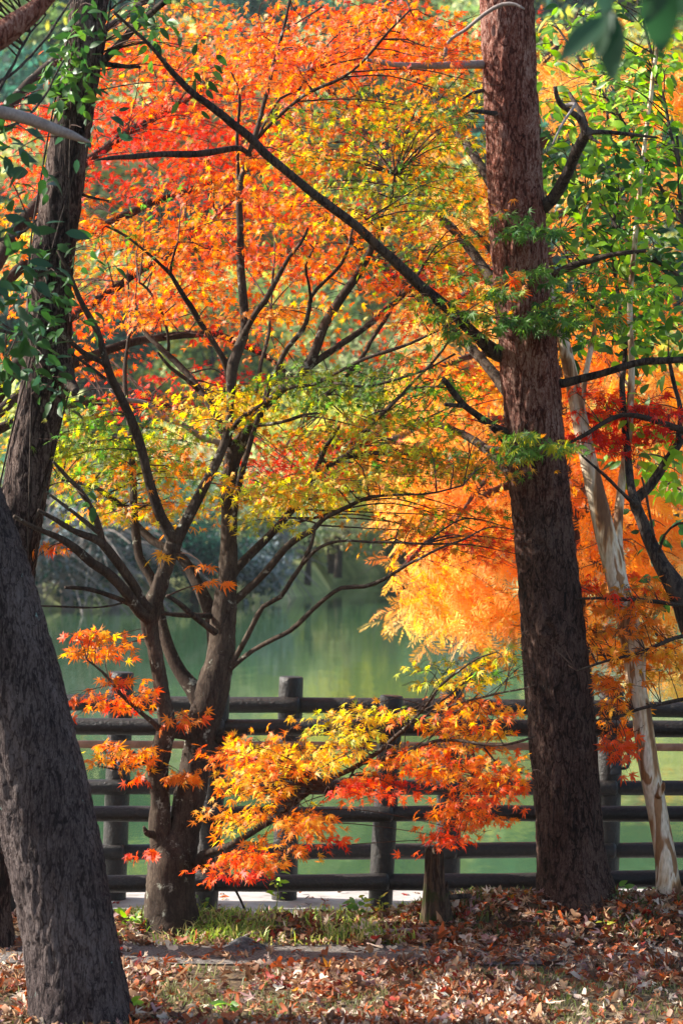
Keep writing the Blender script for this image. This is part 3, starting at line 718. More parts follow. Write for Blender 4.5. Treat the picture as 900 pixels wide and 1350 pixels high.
L = newL()
sprays('mp', L, [
 (430, 50, 120, 50, 24, 'O3 RO4 R1'), (350, 125, 80, 60, 12, 'O3 RO2 YG1'), (530, 50, 90, 50, 16, 'O3 RO3 R1'),
 (480, 165, 110, 50, 18, 'YG3 G2 Y1 O2'), (590, 140, 55, 50, 9, 'YG2 O2 G2 Y1'), (340, 230, 70, 50, 9, 'O3 YO2 RO2'), (480, 240, 100, 50, 20, 'YG3 Y2 G2 O1'),
 (580, 230, 65, 45, 12, 'G3 YG2 O1'), (560, 310, 85, 45, 12, 'G2 YG2 O2 YO1'), (400, 300, 90, 50, 12, 'O2 RO2 YG2'), (260, 325, 100, 35, 10, 'O3 RO2 OL1'),
 (200, 300, 90, 35, 7, 'OL2 G2 O2'), (470, 370, 90, 45, 10, 'O3 YO1 YG1 RO2'), (590, 390, 55, 40, 9, 'G2 O2 YG1'), (230, 395, 90, 35, 9, 'RO2 O3 YO1'), (350, 390, 60, 35, 5, 'O2 YO1'),
 (300, 530, 36, 30, 15, 'Y4 YO2'), (440, 512, 95, 26, 22, 'G3 YG2'), (545, 500, 60, 26, 8, 'G3 YG1'), (400, 562, 120, 24, 14, 'OL3 YG2 RO1'),
 (520, 560, 70, 28, 12, 'G2 YG2 OL1'), (180, 560, 100, 30, 16, 'G3 YG2 OL1'), (100, 590, 60, 35, 10, 'G2 YG3'), (200, 620, 90, 28, 7, 'YG2 O2 YO1'),
 (140, 680, 50, 16, 3, 'YG2 YO1 O1'), (400, 645, 85, 28, 18, 'YG3 Y1 YO2 O1'), (470, 618, 50, 25, 8, 'YG3 G1'), (350, 672, 45, 18, 7, 'Y2 YG1'),
 (560, 620, 70, 36, 12, 'OL2 YG1 G1'), (610, 600, 80, 28, 10, 'G2 OL2'), (560, 685, 75, 20, 9, 'OL2 RO1 G1'), (640, 715, 55, 30, 9, 'OL2 RO2 DR1'), (560, 720, 40, 12, 2, 'OL2 O1')],
 (10.25, 11.6), thin=.9)
sprays('mp', L, [(120, 600, 80, 40, 10, 'YG3 G2 Y1'), (220, 600, 70, 40, 9, 'YG2 O2 G1'), (150, 660, 80, 24, 6, 'YG2 YO1 OL1'), (230, 660, 50, 20, 4, 'O2 YO1'), (70, 540, 50, 30, 6, 'G2 YG2')], (10.7, 11.6))
sprays('mp', L, [(70, 726, 20, 8, 3, 'O2 RO1 YO1'), (205, 735, 10, 6, 1, 'YO1'), (262, 748, 12, 10, 1, 'O1'), (278, 770, 12, 6, 1, 'O1'), (225, 690, 20, 10, 1, 'YO1')], (10.0, 10.6), rad=.07, per=8, size=(.032, .042))
sprays('mp', L, [(132, 848, 40, 16, 9, 'O3 YO1 RO1'), (145, 915, 40, 24, 11, 'RO2 O3 R1'), (155, 997, 42, 16, 9, 'O3 YO1'), (242, 945, 12, 12, 3, 'O1 RO1'), (235, 1010, 8, 24, 3, 'O2'),
 (190, 1030, 3, 3, 1, 'RO1'), (187, 1126, 6, 3, 1, 'R1 RO1')], (10.2, 10.6), rad=.11, per=14, size=(.032, .044), twr=.002)
sprays('mp', L, [(490, 952, 75, 20, 22, 'Y3 YG2 YO1'), (590, 885, 55, 16, 10, 'YG2 Y2 G1'), (650, 880, 45, 22, 10, 'OL2 YG1 O1 YO1'), (400, 992, 70, 26, 26, 'YO3 O2 Y3'), (345, 1022, 50, 30, 20, 'O3 YO3 Y2'), (335, 990, 30, 14, 6, 'O3 RO1'),
 (330, 1075, 42, 22, 12, 'YO3 Y1 O2'), (470, 1035, 55, 20, 15, 'R2 RO3 O1'), (390, 1080, 34, 24, 12, 'O3 YO2'), (310, 1140, 32, 22, 12, 'RO3 R1 O1'), (350, 1120, 34, 18, 8, 'O3 YO2'), (540, 1000, 50, 25, 15, 'O3 RO2 YO2'),
 (610, 945, 65, 28, 24, 'O4 RO1 YO3'), (630, 1010, 60, 28, 24, 'O4 RO2 YO2'), (610, 1070, 40, 26, 15, 'RO3 O3'), (600, 1105, 28, 8, 6, 'RO3 R1'), (665, 1045, 25, 18, 7, 'RO2 O1'), (420, 1105, 20, 6, 2, 'R1 RO1'), (300, 995, 14, 10, 3, 'RO1 O1')],
 (9.42, 10.2), rad=.135, per=16, size=(.022, .037), twr=.002)
foliage(mp, 'mp', 'maple', L, 'leaf'); twigs_done(mp, 'mp')

# ------------------------------------------------------------------ red maple, stem just outside the frame on the left
YR = 10.75
rm = thing('maple_tree', 'scarlet and orange maple spreading over the water behind the slender leaning pine', 'tree', P(-150, 1215, YR))
rb = lambda pts, Y0, Y1=None, **k: branch(rm, 'rm', pts, Y0, Y1, **k)
branch(rm, 'rm', [(-152, 1240, 80), (-150, 1210, 66), (-146, 1050, 54), (-130, 850, 50), (-120, 650, 46), (-110, 450, 38), (-90, 250, 28), (-60, 60, 18), (-40, -100, 10)], YR, 11.6, name='trunk', sides=20, step=.02)
rb([(-128, 820, 30), (-60, 640, 24), (10, 500, 20), (80, 430, 15), (150, 380, 11), (230, 330, 8), (300, 270, 6)], 11.0, 13.0)
rb([(-120, 640, 28), (-40, 420, 22), (40, 280, 18), (130, 200, 13), (230, 140, 9), (330, 80, 6)], 11.2, 13.2)
rb([(-105, 400, 24), (-40, 220, 18), (50, 100, 14), (150, 30, 10), (260, -40, 6)], 11.4, 13.2)
rb([(-126, 760, 22), (-40, 600, 16), (60, 540, 12), (180, 530, 8), (260, 540, 5)], 11.0, 13.0)
rb([(-118, 600, 20), (0, 380, 16), (150, 290, 12), (280, 240, 8), (400, 200, 5)], 11.2, 13.8)
rb([(-126, 720, 20), (-20, 560, 16), (120, 470, 13), (260, 440, 10), (350, 470, 7), (430, 540, 5)], 11.0, 13.4)
L = newL()
sprays('rm', L, [
 (60, 190, 80, 70, 40, 'R4 RO2 PK1'), (190, 110, 90, 70, 46, 'R3 RO3 O1 PK1'), (240, 200, 90, 60, 52, 'R4 RO3'), (110, 300, 110, 50, 30, 'O3 YO2 RO2'), (230, 60, 80, 60, 28, 'O3 YO2 RO2'),
 (330, 90, 70, 90, 40, 'RO3 O2 R2 PK1'), (330, 220, 80, 70, 30, 'O2 RO2 R1 PK2'), (180, 380, 110, 50, 40, 'O3 RO3 R1'), (300, 330, 90, 60, 30, 'O2 RO3 PK1 R1'), (60, 420, 70, 60, 20, 'O3 RO2'),
 (100, 480, 50, 25, 10, 'O2 RO2'), (330, 430, 40, 40, 12, 'O2 YO1 R1'), (230, 500, 30, 14, 4, 'PK2 R1'), (180, 530, 60, 14, 8, 'PK2 R1 O1'), (310, 500, 30, 20, 6, 'R2 PK1'),
 (30, 300, 40, 80, 14, 'O2 RO2 YO1'), (370, 608, 48, 30, 24, 'R3 RO2'), (30, 560, 40, 25, 6, 'O1 YO1'), (100, 620, 70, 20, 6, 'O2 YO1'), (265, 260, 60, 40, 12, 'RO2 O1')],
 (12.0, 13.8), rad=.29, per=38, size=(.020, .036), thin=.66)
foliage(rm, 'rm', 'maple', L, 'leaf'); twigs_done(rm, 'rm')

# ------------------------------------------------------------------ orange maple behind the right pine
YO_ = 10.86
om = thing('maple_tree', 'orange and gold maple whose stem stands hidden behind the straight pine', 'tree', P(756, 1190, YO_))
ob = lambda pts, Y0, Y1=None, **k: branch(om, 'om', pts, Y0, Y1, **k)
branch(om, 'om', [(757, 1215, 50), (753, 1160, 42), (740, 1000, 38), (724, 800, 34), (706, 620, 30), (694, 450, 26), (684, 300, 20), (674, 120, 14), (668, -60, 8)], YO_, 11.25, name='trunk', sides=18, step=.02)
ob([(700, 560, 20), (640, 480, 14), (560, 400, 11), (480, 330, 8), (400, 270, 5)], 11.1, 12.6)
ob([(692, 430, 18), (620, 330, 13), (540, 240, 10), (460, 150, 7), (380, 60, 4)], 11.15, 12.6)
ob([(684, 300, 15), (620, 200, 12), (540, 90, 8), (480, 10, 5)], 11.2, 12.5)
ob([(712, 680, 18), (650, 600, 13), (580, 560, 9), (500, 570, 6), (440, 590, 4)], 11.05, 12.4)
ob([(690, 400, 14), (735, 360, 11), (790, 340, 8), (850, 330, 5)], 11.15, 10.9)
ob([(690, 400, 12), (660, 350, 9), (640, 320, 7), (620, 300, 5)], 11.15, 11.2)
ob([(708, 640, 12), (690, 600, 8), (640, 590, 6)], 11.05, 11.3)
for e in ([(520, 575, 4), (508, 580, 3), (496, 572, 3), (486, 576, 2)], [(522, 580, 4), (505, 586, 3), (492, 584, 3), (482, 590, 2)], [(512, 578, 3), (504, 570, 2), (500, 562, 2)], [(506, 584, 3), (498, 578, 2), (488, 566, 1)]):
    branch(om, 'om', [(560, 556, 5), (540, 570, 5)] + e, 12.2, 12.1, 'greybr', wob=.02, register=False)
L = newL()
sprays('om', L, [
 (430, 60, 90, 70, 30, 'O2 RO3 R1'), (550, 50, 90, 60, 30, 'O2 RO3 R2'), (430, 220, 80, 80, 24, 'O3 YO2 RO1 PK1'), (560, 200, 70, 80, 24, 'YO3 O2 YG2'), (440, 340, 80, 50, 20, 'O3 RO3 R1'),
 (590, 330, 60, 50, 24, 'O3 YO2 RO1'), (590, 370, 60, 30, 14, 'RO2 R2 PK1'), (540, 430, 80, 30, 14, 'O3 YO2 R1'), (400, 430, 50, 30, 6, 'O2 RO1'), (620, 510, 50, 40, 16, 'RO3 O2 R1'), (470, 590, 42, 36, 20, 'R3 RO2'),
 (620, 230, 30, 70, 10, 'YO2 O2'), (500, 460, 60, 20, 5, 'RO2 O1'), (520, 130, 60, 50, 12, 'O2 YO2'), (620, 90, 30, 70, 10, 'YO2 O2 YG1')],
 (11.7, 13.2), rad=.28, per=38, size=(.020, .036), thin=.66)
sprays('om', L, [(690, 300, 55, 25, 8, 'G3 DG1'), (700, 395, 50, 45, 16, 'G3 DG2'), (790, 400, 60, 50, 14, 'G3 LG1 O1'), (620, 400, 50, 40, 10, 'G3 YG1'), (690, 590, 55, 18, 9, 'G2 YG1'), (670, 375, 14, 14, 2, 'RO1 OL1'), (620, 450, 40, 20, 5, 'G2 OL1')],
 (10.15, 10.5), rad=.13, per=14, size=(.032, .044), twr=.002, maxtwig=1.6)
foliage(om, 'om', 'maple', L, 'leaf'); twigs_done(om, 'om')

# ------------------------------------------------------------------ red maple entering from the right
YQ = 10.9
qm = thing('maple_tree', 'dark red and olive-orange maple reaching in beside the pale-barked tree', 'tree', P(1010, 1190, YQ))
qb = lambda pts, Y0, Y1=None, **k: branch(qm, 'qm', pts, Y0, Y1, **k)
branch(qm, 'qm', [(1012, 1210, 56), (1008, 1100, 44), (1000, 900, 40), (990, 720, 36), (980, 560, 28), (965, 420, 18), (950, 300, 9)], YQ, 11.0, name='trunk', sides=18, step=.02)
qb([(985, 650, 16), (940, 590, 12), (880, 560, 9), (820, 548, 7), (770, 575, 6), (740, 590, 4)], 10.95, 10.7)
qb([(998, 880, 14), (950, 850, 9), (900, 838, 6), (850, 858, 5), (800, 872, 4), (760, 885, 3)], 10.9, 10.5)
qb([(998, 860, 12), (940, 810, 8), (880, 795, 6), (820, 790, 5), (760, 790, 3)], 10.9, 10.6)
qb([(1000, 940, 12), (930, 920, 7), (860, 930, 5), (800, 950, 3)], 10.9, 10.6)
L = newL()
sprays('qm', L, [(770, 540, 40, 26, 12, 'R3 RO2'), (840, 560, 55, 28, 16, 'R3 DR2'), (790, 585, 40, 16, 7, 'R2 DR1'), (880, 575, 20, 15, 4, 'DR1 R1')], (10.75, 11.2), rad=.14, per=17, size=(.030, .042), twr=.002)
sprays('qm', L, [(770, 768, 50, 16, 8, 'R2 RO2'), (850, 785, 50, 20, 10, 'OL2 RO2 O1'), (800, 820, 60, 22, 15, 'OL1 O3'), (820, 855, 70, 22, 16, 'O3 OL1 YO2'), (800, 915, 35, 30, 16, 'O3 YO1'),
 (800, 975, 40, 12, 9, 'O2 RO2'), (875, 860, 25, 25, 5, 'O2 YO1'), (690, 840, 40, 16, 5, 'OL2 YG1'), (815, 985, 12, 6, 3, 'RO2')], (10.5, 11.0), rad=.13, per=14, size=(.030, .042), twr=.002)
foliage(qm, 'qm', 'maple', L, 'leaf'); twigs_done(qm, 'qm')

# ------------------------------------------------------------------ pale peeling tree
YW = 10.72
wt = thing('crepe_myrtle', 'slender pale tree with smooth peeling cream and tan bark, right of the pine', 'tree', P(882, 1185, YW))
trunk(wt, [(886, 1215, 44), (882, 1185, 36), (876, 1130, 29), (866, 1070, 28), (853, 1000, 27), (845, 940, 26), (838, 900, 26), (835, 860, 30), (827, 820, 31), (814, 770, 29), (800, 715, 28), (788, 665, 26), (778, 620, 24), (768, 575, 22), (757, 520, 20), (742, 450, 18), (722, 375, 15), (702, 290, 12), (690, 180, 9), (680, 40, 6)], YW, 11.0, 'pale', .0025, sides=32, sx=7, sz=2)
branch(wt, 'wt', [(820, 800, 16), (818, 760, 15), (814, 720, 14), (815, 680, 13), (819, 640, 12), (824, 600, 11), (830, 540, 10), (832, 480, 9), (830, 400, 8), (838, 300, 7), (850, 180, 6), (866, 60, 6), (874, -20, 5)], 10.85, 11.4, 'pale', wob=.01, sides=14)
branch(wt, 'wt', [(765, 555, 9), (770, 500, 8), (782, 440, 7), (790, 380, 5)], 10.92, 11.1, 'pale', wob=.01)
branch(wt, 'wt', [(866, 1050, 10), (872, 1040, 8), (874, 1032, 4)], YW, 10.68, 'pale', wob=0, name='burl')

# ------------------------------------------------------------------ dark-stemmed evergreen at the right edge
YE = 10.65
ev = thing('evergreen_tree', 'broadleaf evergreen with dark forked stem and glossy bright green leaves', 'tree', P(985, 1190, YE))
eb = lambda pts, Y0, Y1=None, **k: branch(ev, 'ev', pts, Y0, Y1, mat='dark', **k)
branch(ev, 'ev', [(990, 1220, 60), (985, 1180, 50), (965, 1020, 42), (930, 880, 36), (905, 805, 30), (890, 775, 28), (872, 745, 22), (856, 712, 18), (846, 685, 16), (838, 665, 16), (842, 655, 15), (853, 645, 14), (868, 625, 13), (880, 605, 12), (895, 580, 11), (915, 550, 10), (930, 480, 9), (925, 380, 8), (900, 280, 6), (890, 180, 4)], YE, 11.4, 'dark', name='trunk', sides=18, step=.02)
eb([(838, 668, 12), (832, 648, 12), (829, 620, 11), (826, 590, 10), (822, 550, 9), (820, 505, 8), (822, 460, 7), (815, 400, 6), (808, 330, 5), (812, 240, 5), (800, 150, 4)], 10.75, 11.8)
eb([(836, 665, 7), (820, 650, 5), (800, 630, 5), (780, 612, 4), (766, 600, 3)], 10.75, 10.5)
eb([(862, 715, 5), (858, 690, 4), (852, 655, 4), (845, 630, 3)], 10.7, 10.6)
eb([(868, 728, 5), (875, 705, 4), (893, 690, 4), (915, 690, 4)], 10.7, 10.5)
eb([(893, 582, 8), (896, 540, 7), (886, 500, 6), (880, 470, 5)], 11.0, 11.2)
eb([(926, 400, 7), (880, 352, 6), (850, 342, 6), (820, 310, 5), (790, 270, 4), (760, 250, 3)], 11.2, 11.6)
eb([(905, 300, 6), (860, 230, 5), (820, 160, 5), (770, 90, 4), (730, 30, 3)], 11.3, 12.0)
eb([(895, 220, 5), (870, 120, 5), (850, 40, 4), (830, -30, 3)], 11.3, 11.8)
eb([(822, 460, 5), (790, 420, 4), (760, 370, 4), (735, 310, 3)], 11.3, 11.8)
L = newL()
tuft('ev', L, [(800, 60, 100, 70, 26, 'LG3 YG1 G2 DG1'), (760, 130, 55, 60, 16, 'LG3 YG2 G1'), (850, 150, 60, 90, 30, 'G2 LG3 DG1'), (780, 240, 70, 60, 26, 'LG3 G2 DG2'), (860, 270, 50, 70, 28, 'LG3 G3 DG1'),
 (770, 330, 65, 50, 22, 'G3 LG2 DG2'), (850, 380, 60, 60, 28, 'LG3 G3 DG1'), (790, 430, 60, 40, 18, 'LG3 G2 DG1'), (740, 200, 35, 60, 10, 'DG2 G2'), (870, 470, 30, 30, 6, 'LG2 G1'), (850, 540, 40, 40, 6, 'LG2 G1'),
 (885, 620, 15, 30, 8, 'LG3'), (840, 610, 30, 25, 4, 'LG2 G1'), (880, 330, 25, 30, 6, 'BG2 DG2'), (860, 690, 30, 20, 2, 'DG1'), (865, 760, 20, 30, 2, 'DG1 G1')], (10.9, 12.2), per=10, size=(.05, .09), rad=.12)
foliage(ev, 'ev', 'ovate', L, 'glossy'); twigs_done(ev, 'ev')

# ------------------------------------------------------------------ vine on the left pine
vn = thing('climbing_vine', 'dark green leafy vine trailing round the slender leaning pine', 'vine', P(-28, 1235, YL))
A = []
for k, off in enumerate((0, 2.1, 4.0)):
    pts = []
    for (x, y, w) in [(-28, 1225, 84), (-22, 1100, 76), (-14, 960, 72), (2, 830, 70), (20, 720, 66), (38, 620, 62), (52, 540, 62), (62, 490, 66), (64, 440, 62), (66, 380, 60), (72, 320, 58), (84, 240, 55), (98, 150, 52), (110, 70, 51), (119, 0, 50)]:
        a = off + y * .0045; r = (w / 2 + 3) / F * YL; c = P(x, y, YL)
        pts.append([c[0] + r * math.cos(a), c[1] - abs(r * math.sin(a)), c[2], .004])
    A.append(smoothpts(pts, .04)); BR.setdefault('vn', []).append(A[-1])
V, fs = join([tube(a, 6) for a in A]); part('stem', mesh('stem', V, fs, M['dark']), vn)
L = newL()
tuft('vn', L, [(105, 75, 34, 36, 13, 'G2 DG3'), (92, 120, 25, 20, 8, 'G3 DG1'), (120, 160, 40, 10, 3, 'DG1 BG2'), (45, 230, 20, 30, 1, 'DG1'), (45, 360, 34, 45, 7, 'DG3 BG1'), (42, 430, 36, 45, 8, 'DG3 BG1'), (130, 345, 25, 20, 3, 'DG2'), (85, 410, 20, 20, 4, 'DG2 G1'), (60, 500, 30, 30, 7, 'DG2 BG1'),
 (190, 30, 40, 30, 5, 'DG2 G1'), (275, 85, 30, 25, 4, 'G1 DG2'), (160, 5, 60, 12, 5, 'DG2'), (210, 60, 10, 12, 2, 'DG1 G1'), (105, 650, 8, 8, 1, 'DG1')], (9.85, 10.2), per=7, size=(.045, .075), rad=.09, hang=.5, maxtwig=.9)
foliage(vn, 'vn', 'ovate', L, 'glossy'); twigs_done(vn, 'vn')

# ------------------------------------------------------------------ evergreen oak outside the frame on the left, its boughs reach in
YK = 7.4
ok = thing('oak_tree', 'evergreen oak with a bare pale bough and dark leaves before the slender pine', 'tree', np.array([P(-420, 650, YK)[0], YK, 0.0]))
branch(ok, 'ok', [(-424, 1490, 130), (-420, 1440, 100), (-400, 1100, 84), (-380, 700, 76), (-360, 300, 64), (-340, -100, 44), (-330, -400, 24)], YK, YK, 'front', name='trunk', sides=24, step=.02)
branch(ok, 'ok', [(-360, 340, 40), (-240, 230, 30), (-120, 130, 28), (-40, 75, 30), (0, 48, 36), (28, 28, 32), (52, 8, 24), (80, -20, 18)], YK, 7.6, 'pine', sides=16, wob=.02)
branch(ok, 'ok', [(-360, 300, 34), (-200, 160, 22), (-80, 130, 18), (0, 148, 18), (40, 158, 17), (70, 170, 16), (95, 178, 13), (112, 184, 7), (120, 187, 2)], YK, 8.0, 'greybr', sides=14, wob=.012)
branch(ok, 'ok', [(-366, 420, 26), (-200, 340, 14), (-60, 330, 8), (20, 310, 5), (50, 290, 3)], YK, 8.6, 'dark')
branch(ok, 'ok', [(-366, 450, 22), (-180, 420, 12), (-40, 430, 7), (30, 440, 4)], YK, 8.6, 'dark')
branch(ok, 'ok', [(-362, 380, 22), (-180, 250, 12), (-40, 180, 7), (30, 60, 4), (60, 20, 3)], YK, 8.8, 'dark')
branch(ok, 'ok', [(-362, 380, 18), (-180, 230, 10), (-40, 140, 6), (40, 75, 4), (75, 30, 4), (95, 0, 3)], YK, 9.0, 'dark')
branch(ok, 'ok', [(-362, 390, 18), (-180, 260, 9), (-40, 190, 5), (40, 150, 4), (85, 80, 3)], YK, 9.1, 'dark')
L = newL()
tuft('ok', L, [(6, 240, 26, 60, 4, 'DG2 BG3'), (12, 340, 26, 45, 6, 'DG2 BG2'), (12, 410, 26, 35, 5, 'DG3 BG1'), (15, 140, 30, 40, 3, 'DG2 BG2'), (5, 480, 16, 35, 3, 'DG2'), (-150, 150, 120, 150, 40, 'DG3 G1'), (-330, 0, 140, 250, 80, 'DG3 G1'), (-200, -150, 200, 100, 60, 'DG3 G1'), (-200, 450, 120, 150, 30, 'DG3 G1'), (-350, 500, 100, 200, 30, 'DG3')], (7.9, 8.8), per=8, size=(.06, .09), rad=.12, maxtwig=2.5)
foliage(ok, 'ok', 'ovate', L, 'glossy', 200); twigs_done(ok, 'ok')

# ------------------------------------------------------------------ close bough hanging into the top right corner
YC = 3.4
cb = thing('oak_tree', 'evergreen oak close to the viewer, a few blurred dark leaves hanging in from above', 'tree', np.array([1.38, YC, 0.0]))
def wpath(pts, step=.05): return smoothpts(np.array(pts, float), step)
A = wpath([[1.38, YC, -.1, .16], [1.38, YC, .3, .12], [1.37, YC, 1.5, .105], [1.36, YC, 2.5, .09], [1.33, YC, 3.6, .06]], .03); V, fs = tube(A, 24, bark_disp(.006, 12, 3)); part('trunk', mesh('trunk', V, fs, M['front']), cb)
A = wpath([[1.36, YC, 2.4, .04], [1.03, YC, 2.66, .025], [.71, YC, 2.70, .015], [.49, YC, 2.65, .008], [.40, YC, 2.62, .004], [.32, YC, 2.58, .0025]]); V, fs = tube(A, 10); part('branch', mesh('branch', V, fs, M['dark']), cb)
BR['cb'] = [A]
L = newL(False)
for (x0, y0, x1, y1, s) in [(800, 20, 735, 78, .095), (812, 15, 800, 105, .115), (806, 10, 778, 70, .09), (868, -35, 868, 64, .13), (880, -30, 850, 30, .1), (790, -20, 805, 25, .08), (890, -40, 905, 20, .1)]:
    a, b = P(x0, y0, YC), P(x1, y1, YC); d = (b - a)[None]
    twig('cb', [A[np.argmin(np.linalg.norm(A[:, :3] - a, axis=1)), :3], (a + A[-8, :3]) / 2, a], .002, .001)
    add(L, a[None], d / np.linalg.norm(d), np.array([[rng.normal(0, .3), -.8, .5]]), np.array([np.linalg.norm(d) * 1.05]), ['BG'])
foliage(cb, 'cb', 'ovate', L, 'glossy'); twigs_done(cb, 'cb')
#@@REST

# ------------------------------------------------------------------ bald cypress standing in the water
YB = 15.6
cy = thing('bald_cypress', 'bald cypress in the water with drooping feathery orange foliage behind the pine', 'tree', np.array([P(752, 650, YB)[0], YB, WZ]))
branch(cy, 'cy', [(775, 1230, 130), (768, 1180, 104), (756, 1050, 78), (744, 850, 66), (728, 650, 60), (712, 450, 52), (698, 250, 44), (684, 50, 36), (670, -250, 24)], YB, YB, 'dark', name='trunk', sides=28, step=.03)
for (h, tx, ty, dY) in [(640, 520, 760, -.8), (560, 500, 620, .3), (480, 520, 500, -.6), (700, 560, 800, .4), (600, 900, 650, -.7), (520, 920, 560, .4), (680, 900, 780, .3), (420, 910, 440, -.3), (740, 880, 860, -.5), (380, 560, 420, .5), (300, 880, 250, .4), (200, 880, 100, -.2),
                        (250, 580, 300, .2), (120, 760, 20, .5), (590, 600, 690, -1.2), (640, 820, 720, -1.2), (450, 840, 520, -1.2), (500, 640, 520, -1.2), (350, 800, 330, .8), (550, 560, 700, -1.0)]:
    x0 = np.interp(h, [50, 250, 450, 650, 850], [684, 698, 712, 728, 744])
    branch(cy, 'cy', [(x0, h, 16), (x0 + (tx - x0) * .35, h + (ty - h) * .2 - 18, 10), (x0 + (tx - x0) * .7, h + (ty - h) * .55 - 10, 7), (tx, ty, 3)], YB, YB + dY, 'twig', wob=.03, sides=8)
def plumes(key, L, blobs, Yr, per=12, size=(.12, .21)):
    for (cx, cy_, rx, ry, ns, pal) in blobs:
        ks, pr = parse(pal)
        for _ in range(ns):
            a = rng.random() * 2 * math.pi; q = math.sqrt(rng.random()); Y = rng.uniform(*Yr)
            c = P(cx + rx * q * math.cos(a), cy_ + ry * q * math.sin(a), Y)
            A, bi, bd = near_branch(key, c); s = A[bi, :3]
            out = c - s; out[2] *= .5; out += rng.normal(0, .12, 3); out[2] -= .08; out /= np.linalg.norm(out) + 1e-6
            lat = np.cross(out, [0, 0, 1.0]); lat /= np.linalg.norm(lat) + 1e-6
            tl = rng.uniform(.25, .5); tip = c + out * tl * .5 - [0, 0, .10]; st = c - out * tl * .5
            if bd < 1.3: twig(key, [s, (s + st) / 2 + [0, 0, .03], st, c, tip], .004, .0012, 4)
            n = int(per * rng.uniform(.7, 1.3)); u = rng.random(n); sd = rng.choice([-1, 1], n)
            pos = st + (tip - st) * u[:, None] + rng.normal(0, .015, (n, 3))
            d = out * .6 + lat * (sd * .75)[:, None] + rng.normal(0, .22, (n, 3)); d[:, 2] -= .45
            nn = np.array([-.35, -.35, .6]) + rng.normal(0, .35, (n, 3))
            main = rng.choice(len(ks), p=pr); kk = np.where(rng.random(n) < .6, main, rng.choice(len(ks), n, p=pr))
            add(L, pos, d, nn, rng.uniform(*size, n), [ks[t] for t in kk])
L = newL()
plumes('cy', L, [(600, 520, 80, 60, 40, 'CA CC CB'), (640, 620, 70, 60, 46, 'CA CC CB'), (570, 660, 60, 40, 30, 'CC CA'), (600, 740, 60, 30, 30, 'CA CC CB'), (560, 785, 30, 22, 10, 'CC CA'), (640, 780, 40, 25, 18, 'CA CB'), (620, 810, 40, 16, 7, 'CA CC'),
 (800, 520, 100, 60, 60, 'CA CB CC'), (790, 640, 80, 70, 60, 'CB CA CD'), (860, 640, 60, 70, 40, 'CA CB'), (790, 740, 70, 50, 36, 'CA CB'), (870, 760, 40, 50, 18, 'CA CC'), (860, 860, 50, 25, 10, 'CA CC'), (780, 830, 50, 30, 10, 'CB CA'), (885, 890, 20, 15, 4, 'CC'),
 (800, 400, 100, 60, 36, 'CA CB'), (800, 250, 100, 90, 40, 'CA CB CC'), (790, 90, 100, 80, 36, 'CA CB CC'), (600, 400, 60, 50, 18, 'CA CC'), (600, 250, 60, 80, 14, 'CA CC'), (620, 690, 60, 40, 24, 'CA CB CC'), (530, 590, 40, 50, 14, 'CC CA')], (14.6, 16.8))
foliage(cy, 'cy', 'feather', L, 'cyp'); twigs_done(cy, 'cy')

# ------------------------------------------------------------------ log fences
def lathe_log(path, sides=18, dome=True, seed=0):
    A = smoothpts(np.array(path, float), .05)
    if dome:
        def endcap(c, t, r): return [[*(c + t * r * .45 * math.sin(a)), r * math.cos(a)] for a in (.35, .75, 1.1, 1.4)]
        t1 = A[-1, :3] - A[-2, :3]; t1 /= np.linalg.norm(t1); t0 = A[0, :3] - A[1, :3]; t0 /= np.linalg.norm(t0)
        A = np.vstack([np.array(endcap(A[0, :3], t0, A[0, 3]))[::-1], A, np.array(endcap(A[-1, :3], t1, A[-1, 3]))])
    return tube(A, sides, lambda V, th, R: .003 * (fbm(V * np.array([9, 60, 60]) + seed, 3) - .5) + R[:, None] * .06 * (fbm(V * 4 + seed, 2) - .5))
def post_mesh(px_t, py_t, px_b, Y, zb, w, seed):
    t = P(px_t, py_t, Y); b = P(px_b, py_t, Y); b[2] = zb; r = w / 2 / F * Y; ax = (t - b) / np.linalg.norm(t - b)
    L_ = np.linalg.norm(t - b)
    A = [[*(b + ax * L_ * k / 30), r * (1 + .05 * (1 - k / 30))] for k in range(30)] + [[*(t - ax * .006), r], [*(t - ax * .001), r * .93], [*t, r * .86]]
    V, fs = tube(np.array(A), 26, lambda V, th, R: .003 * (fbm(V * np.array([70, 70, 7]) + seed, 3) - .5))
    return mesh('post', V, fs, M['log'])

YN, YX = 11.21, 12.11
nf = thing('log_fence', 'near dark log fence with three rails, on the tree side of the walkway', 'fence', (P(300, 1200, YN)[0], YN, -.1), 'log fences along the walkway')
npost = [(-190, -206), (30, 14), (288, 268), (516, 498), (742, 728), (985, 972), (1215, 1203)]
for k, (a, b) in enumerate(npost): part('post', post_mesh(a, 917 + (k - 3) * 3, b, YN, -.16, 31, k * 7.1), nf)
near_rows = [(957, 962, 22), (1074, 1073, 21), (1166, 1160, 23)]
def rails(root, posts, rows, Y, seed):
    for ri, (yl, yr, w) in enumerate(rows):
        for k in range(len(posts) - 1):
            def at(q, off, dy):
                pt, pb = posts[q]; f = (900 - 0); yy = yl + (yr - yl) * (pt / 900.0)
                tt = np.clip((yy - 900) / 300.0, 0, 1); x = pt + (pb - pt) * tt
                return [*P(x + off, yy, Y + dy)], w / 2 / F * Y
            a, ra = at(k, -3, -.012); b, rb_ = at(k + 1, 8, -.055 if ri else -.05)
            mid = [(a[i] + b[i]) / 2 for i in range(3)]; mid[2] += rng.normal(0, .003)
            V, fs = lathe_log([[*a, ra * .96], [*mid, ra], [*b, rb_]], seed=seed + ri * 13 + k * 5.3)
            part('rail', mesh('rail', V, fs, M['log']), root)
rails(nf, npost, near_rows, YN, 1)
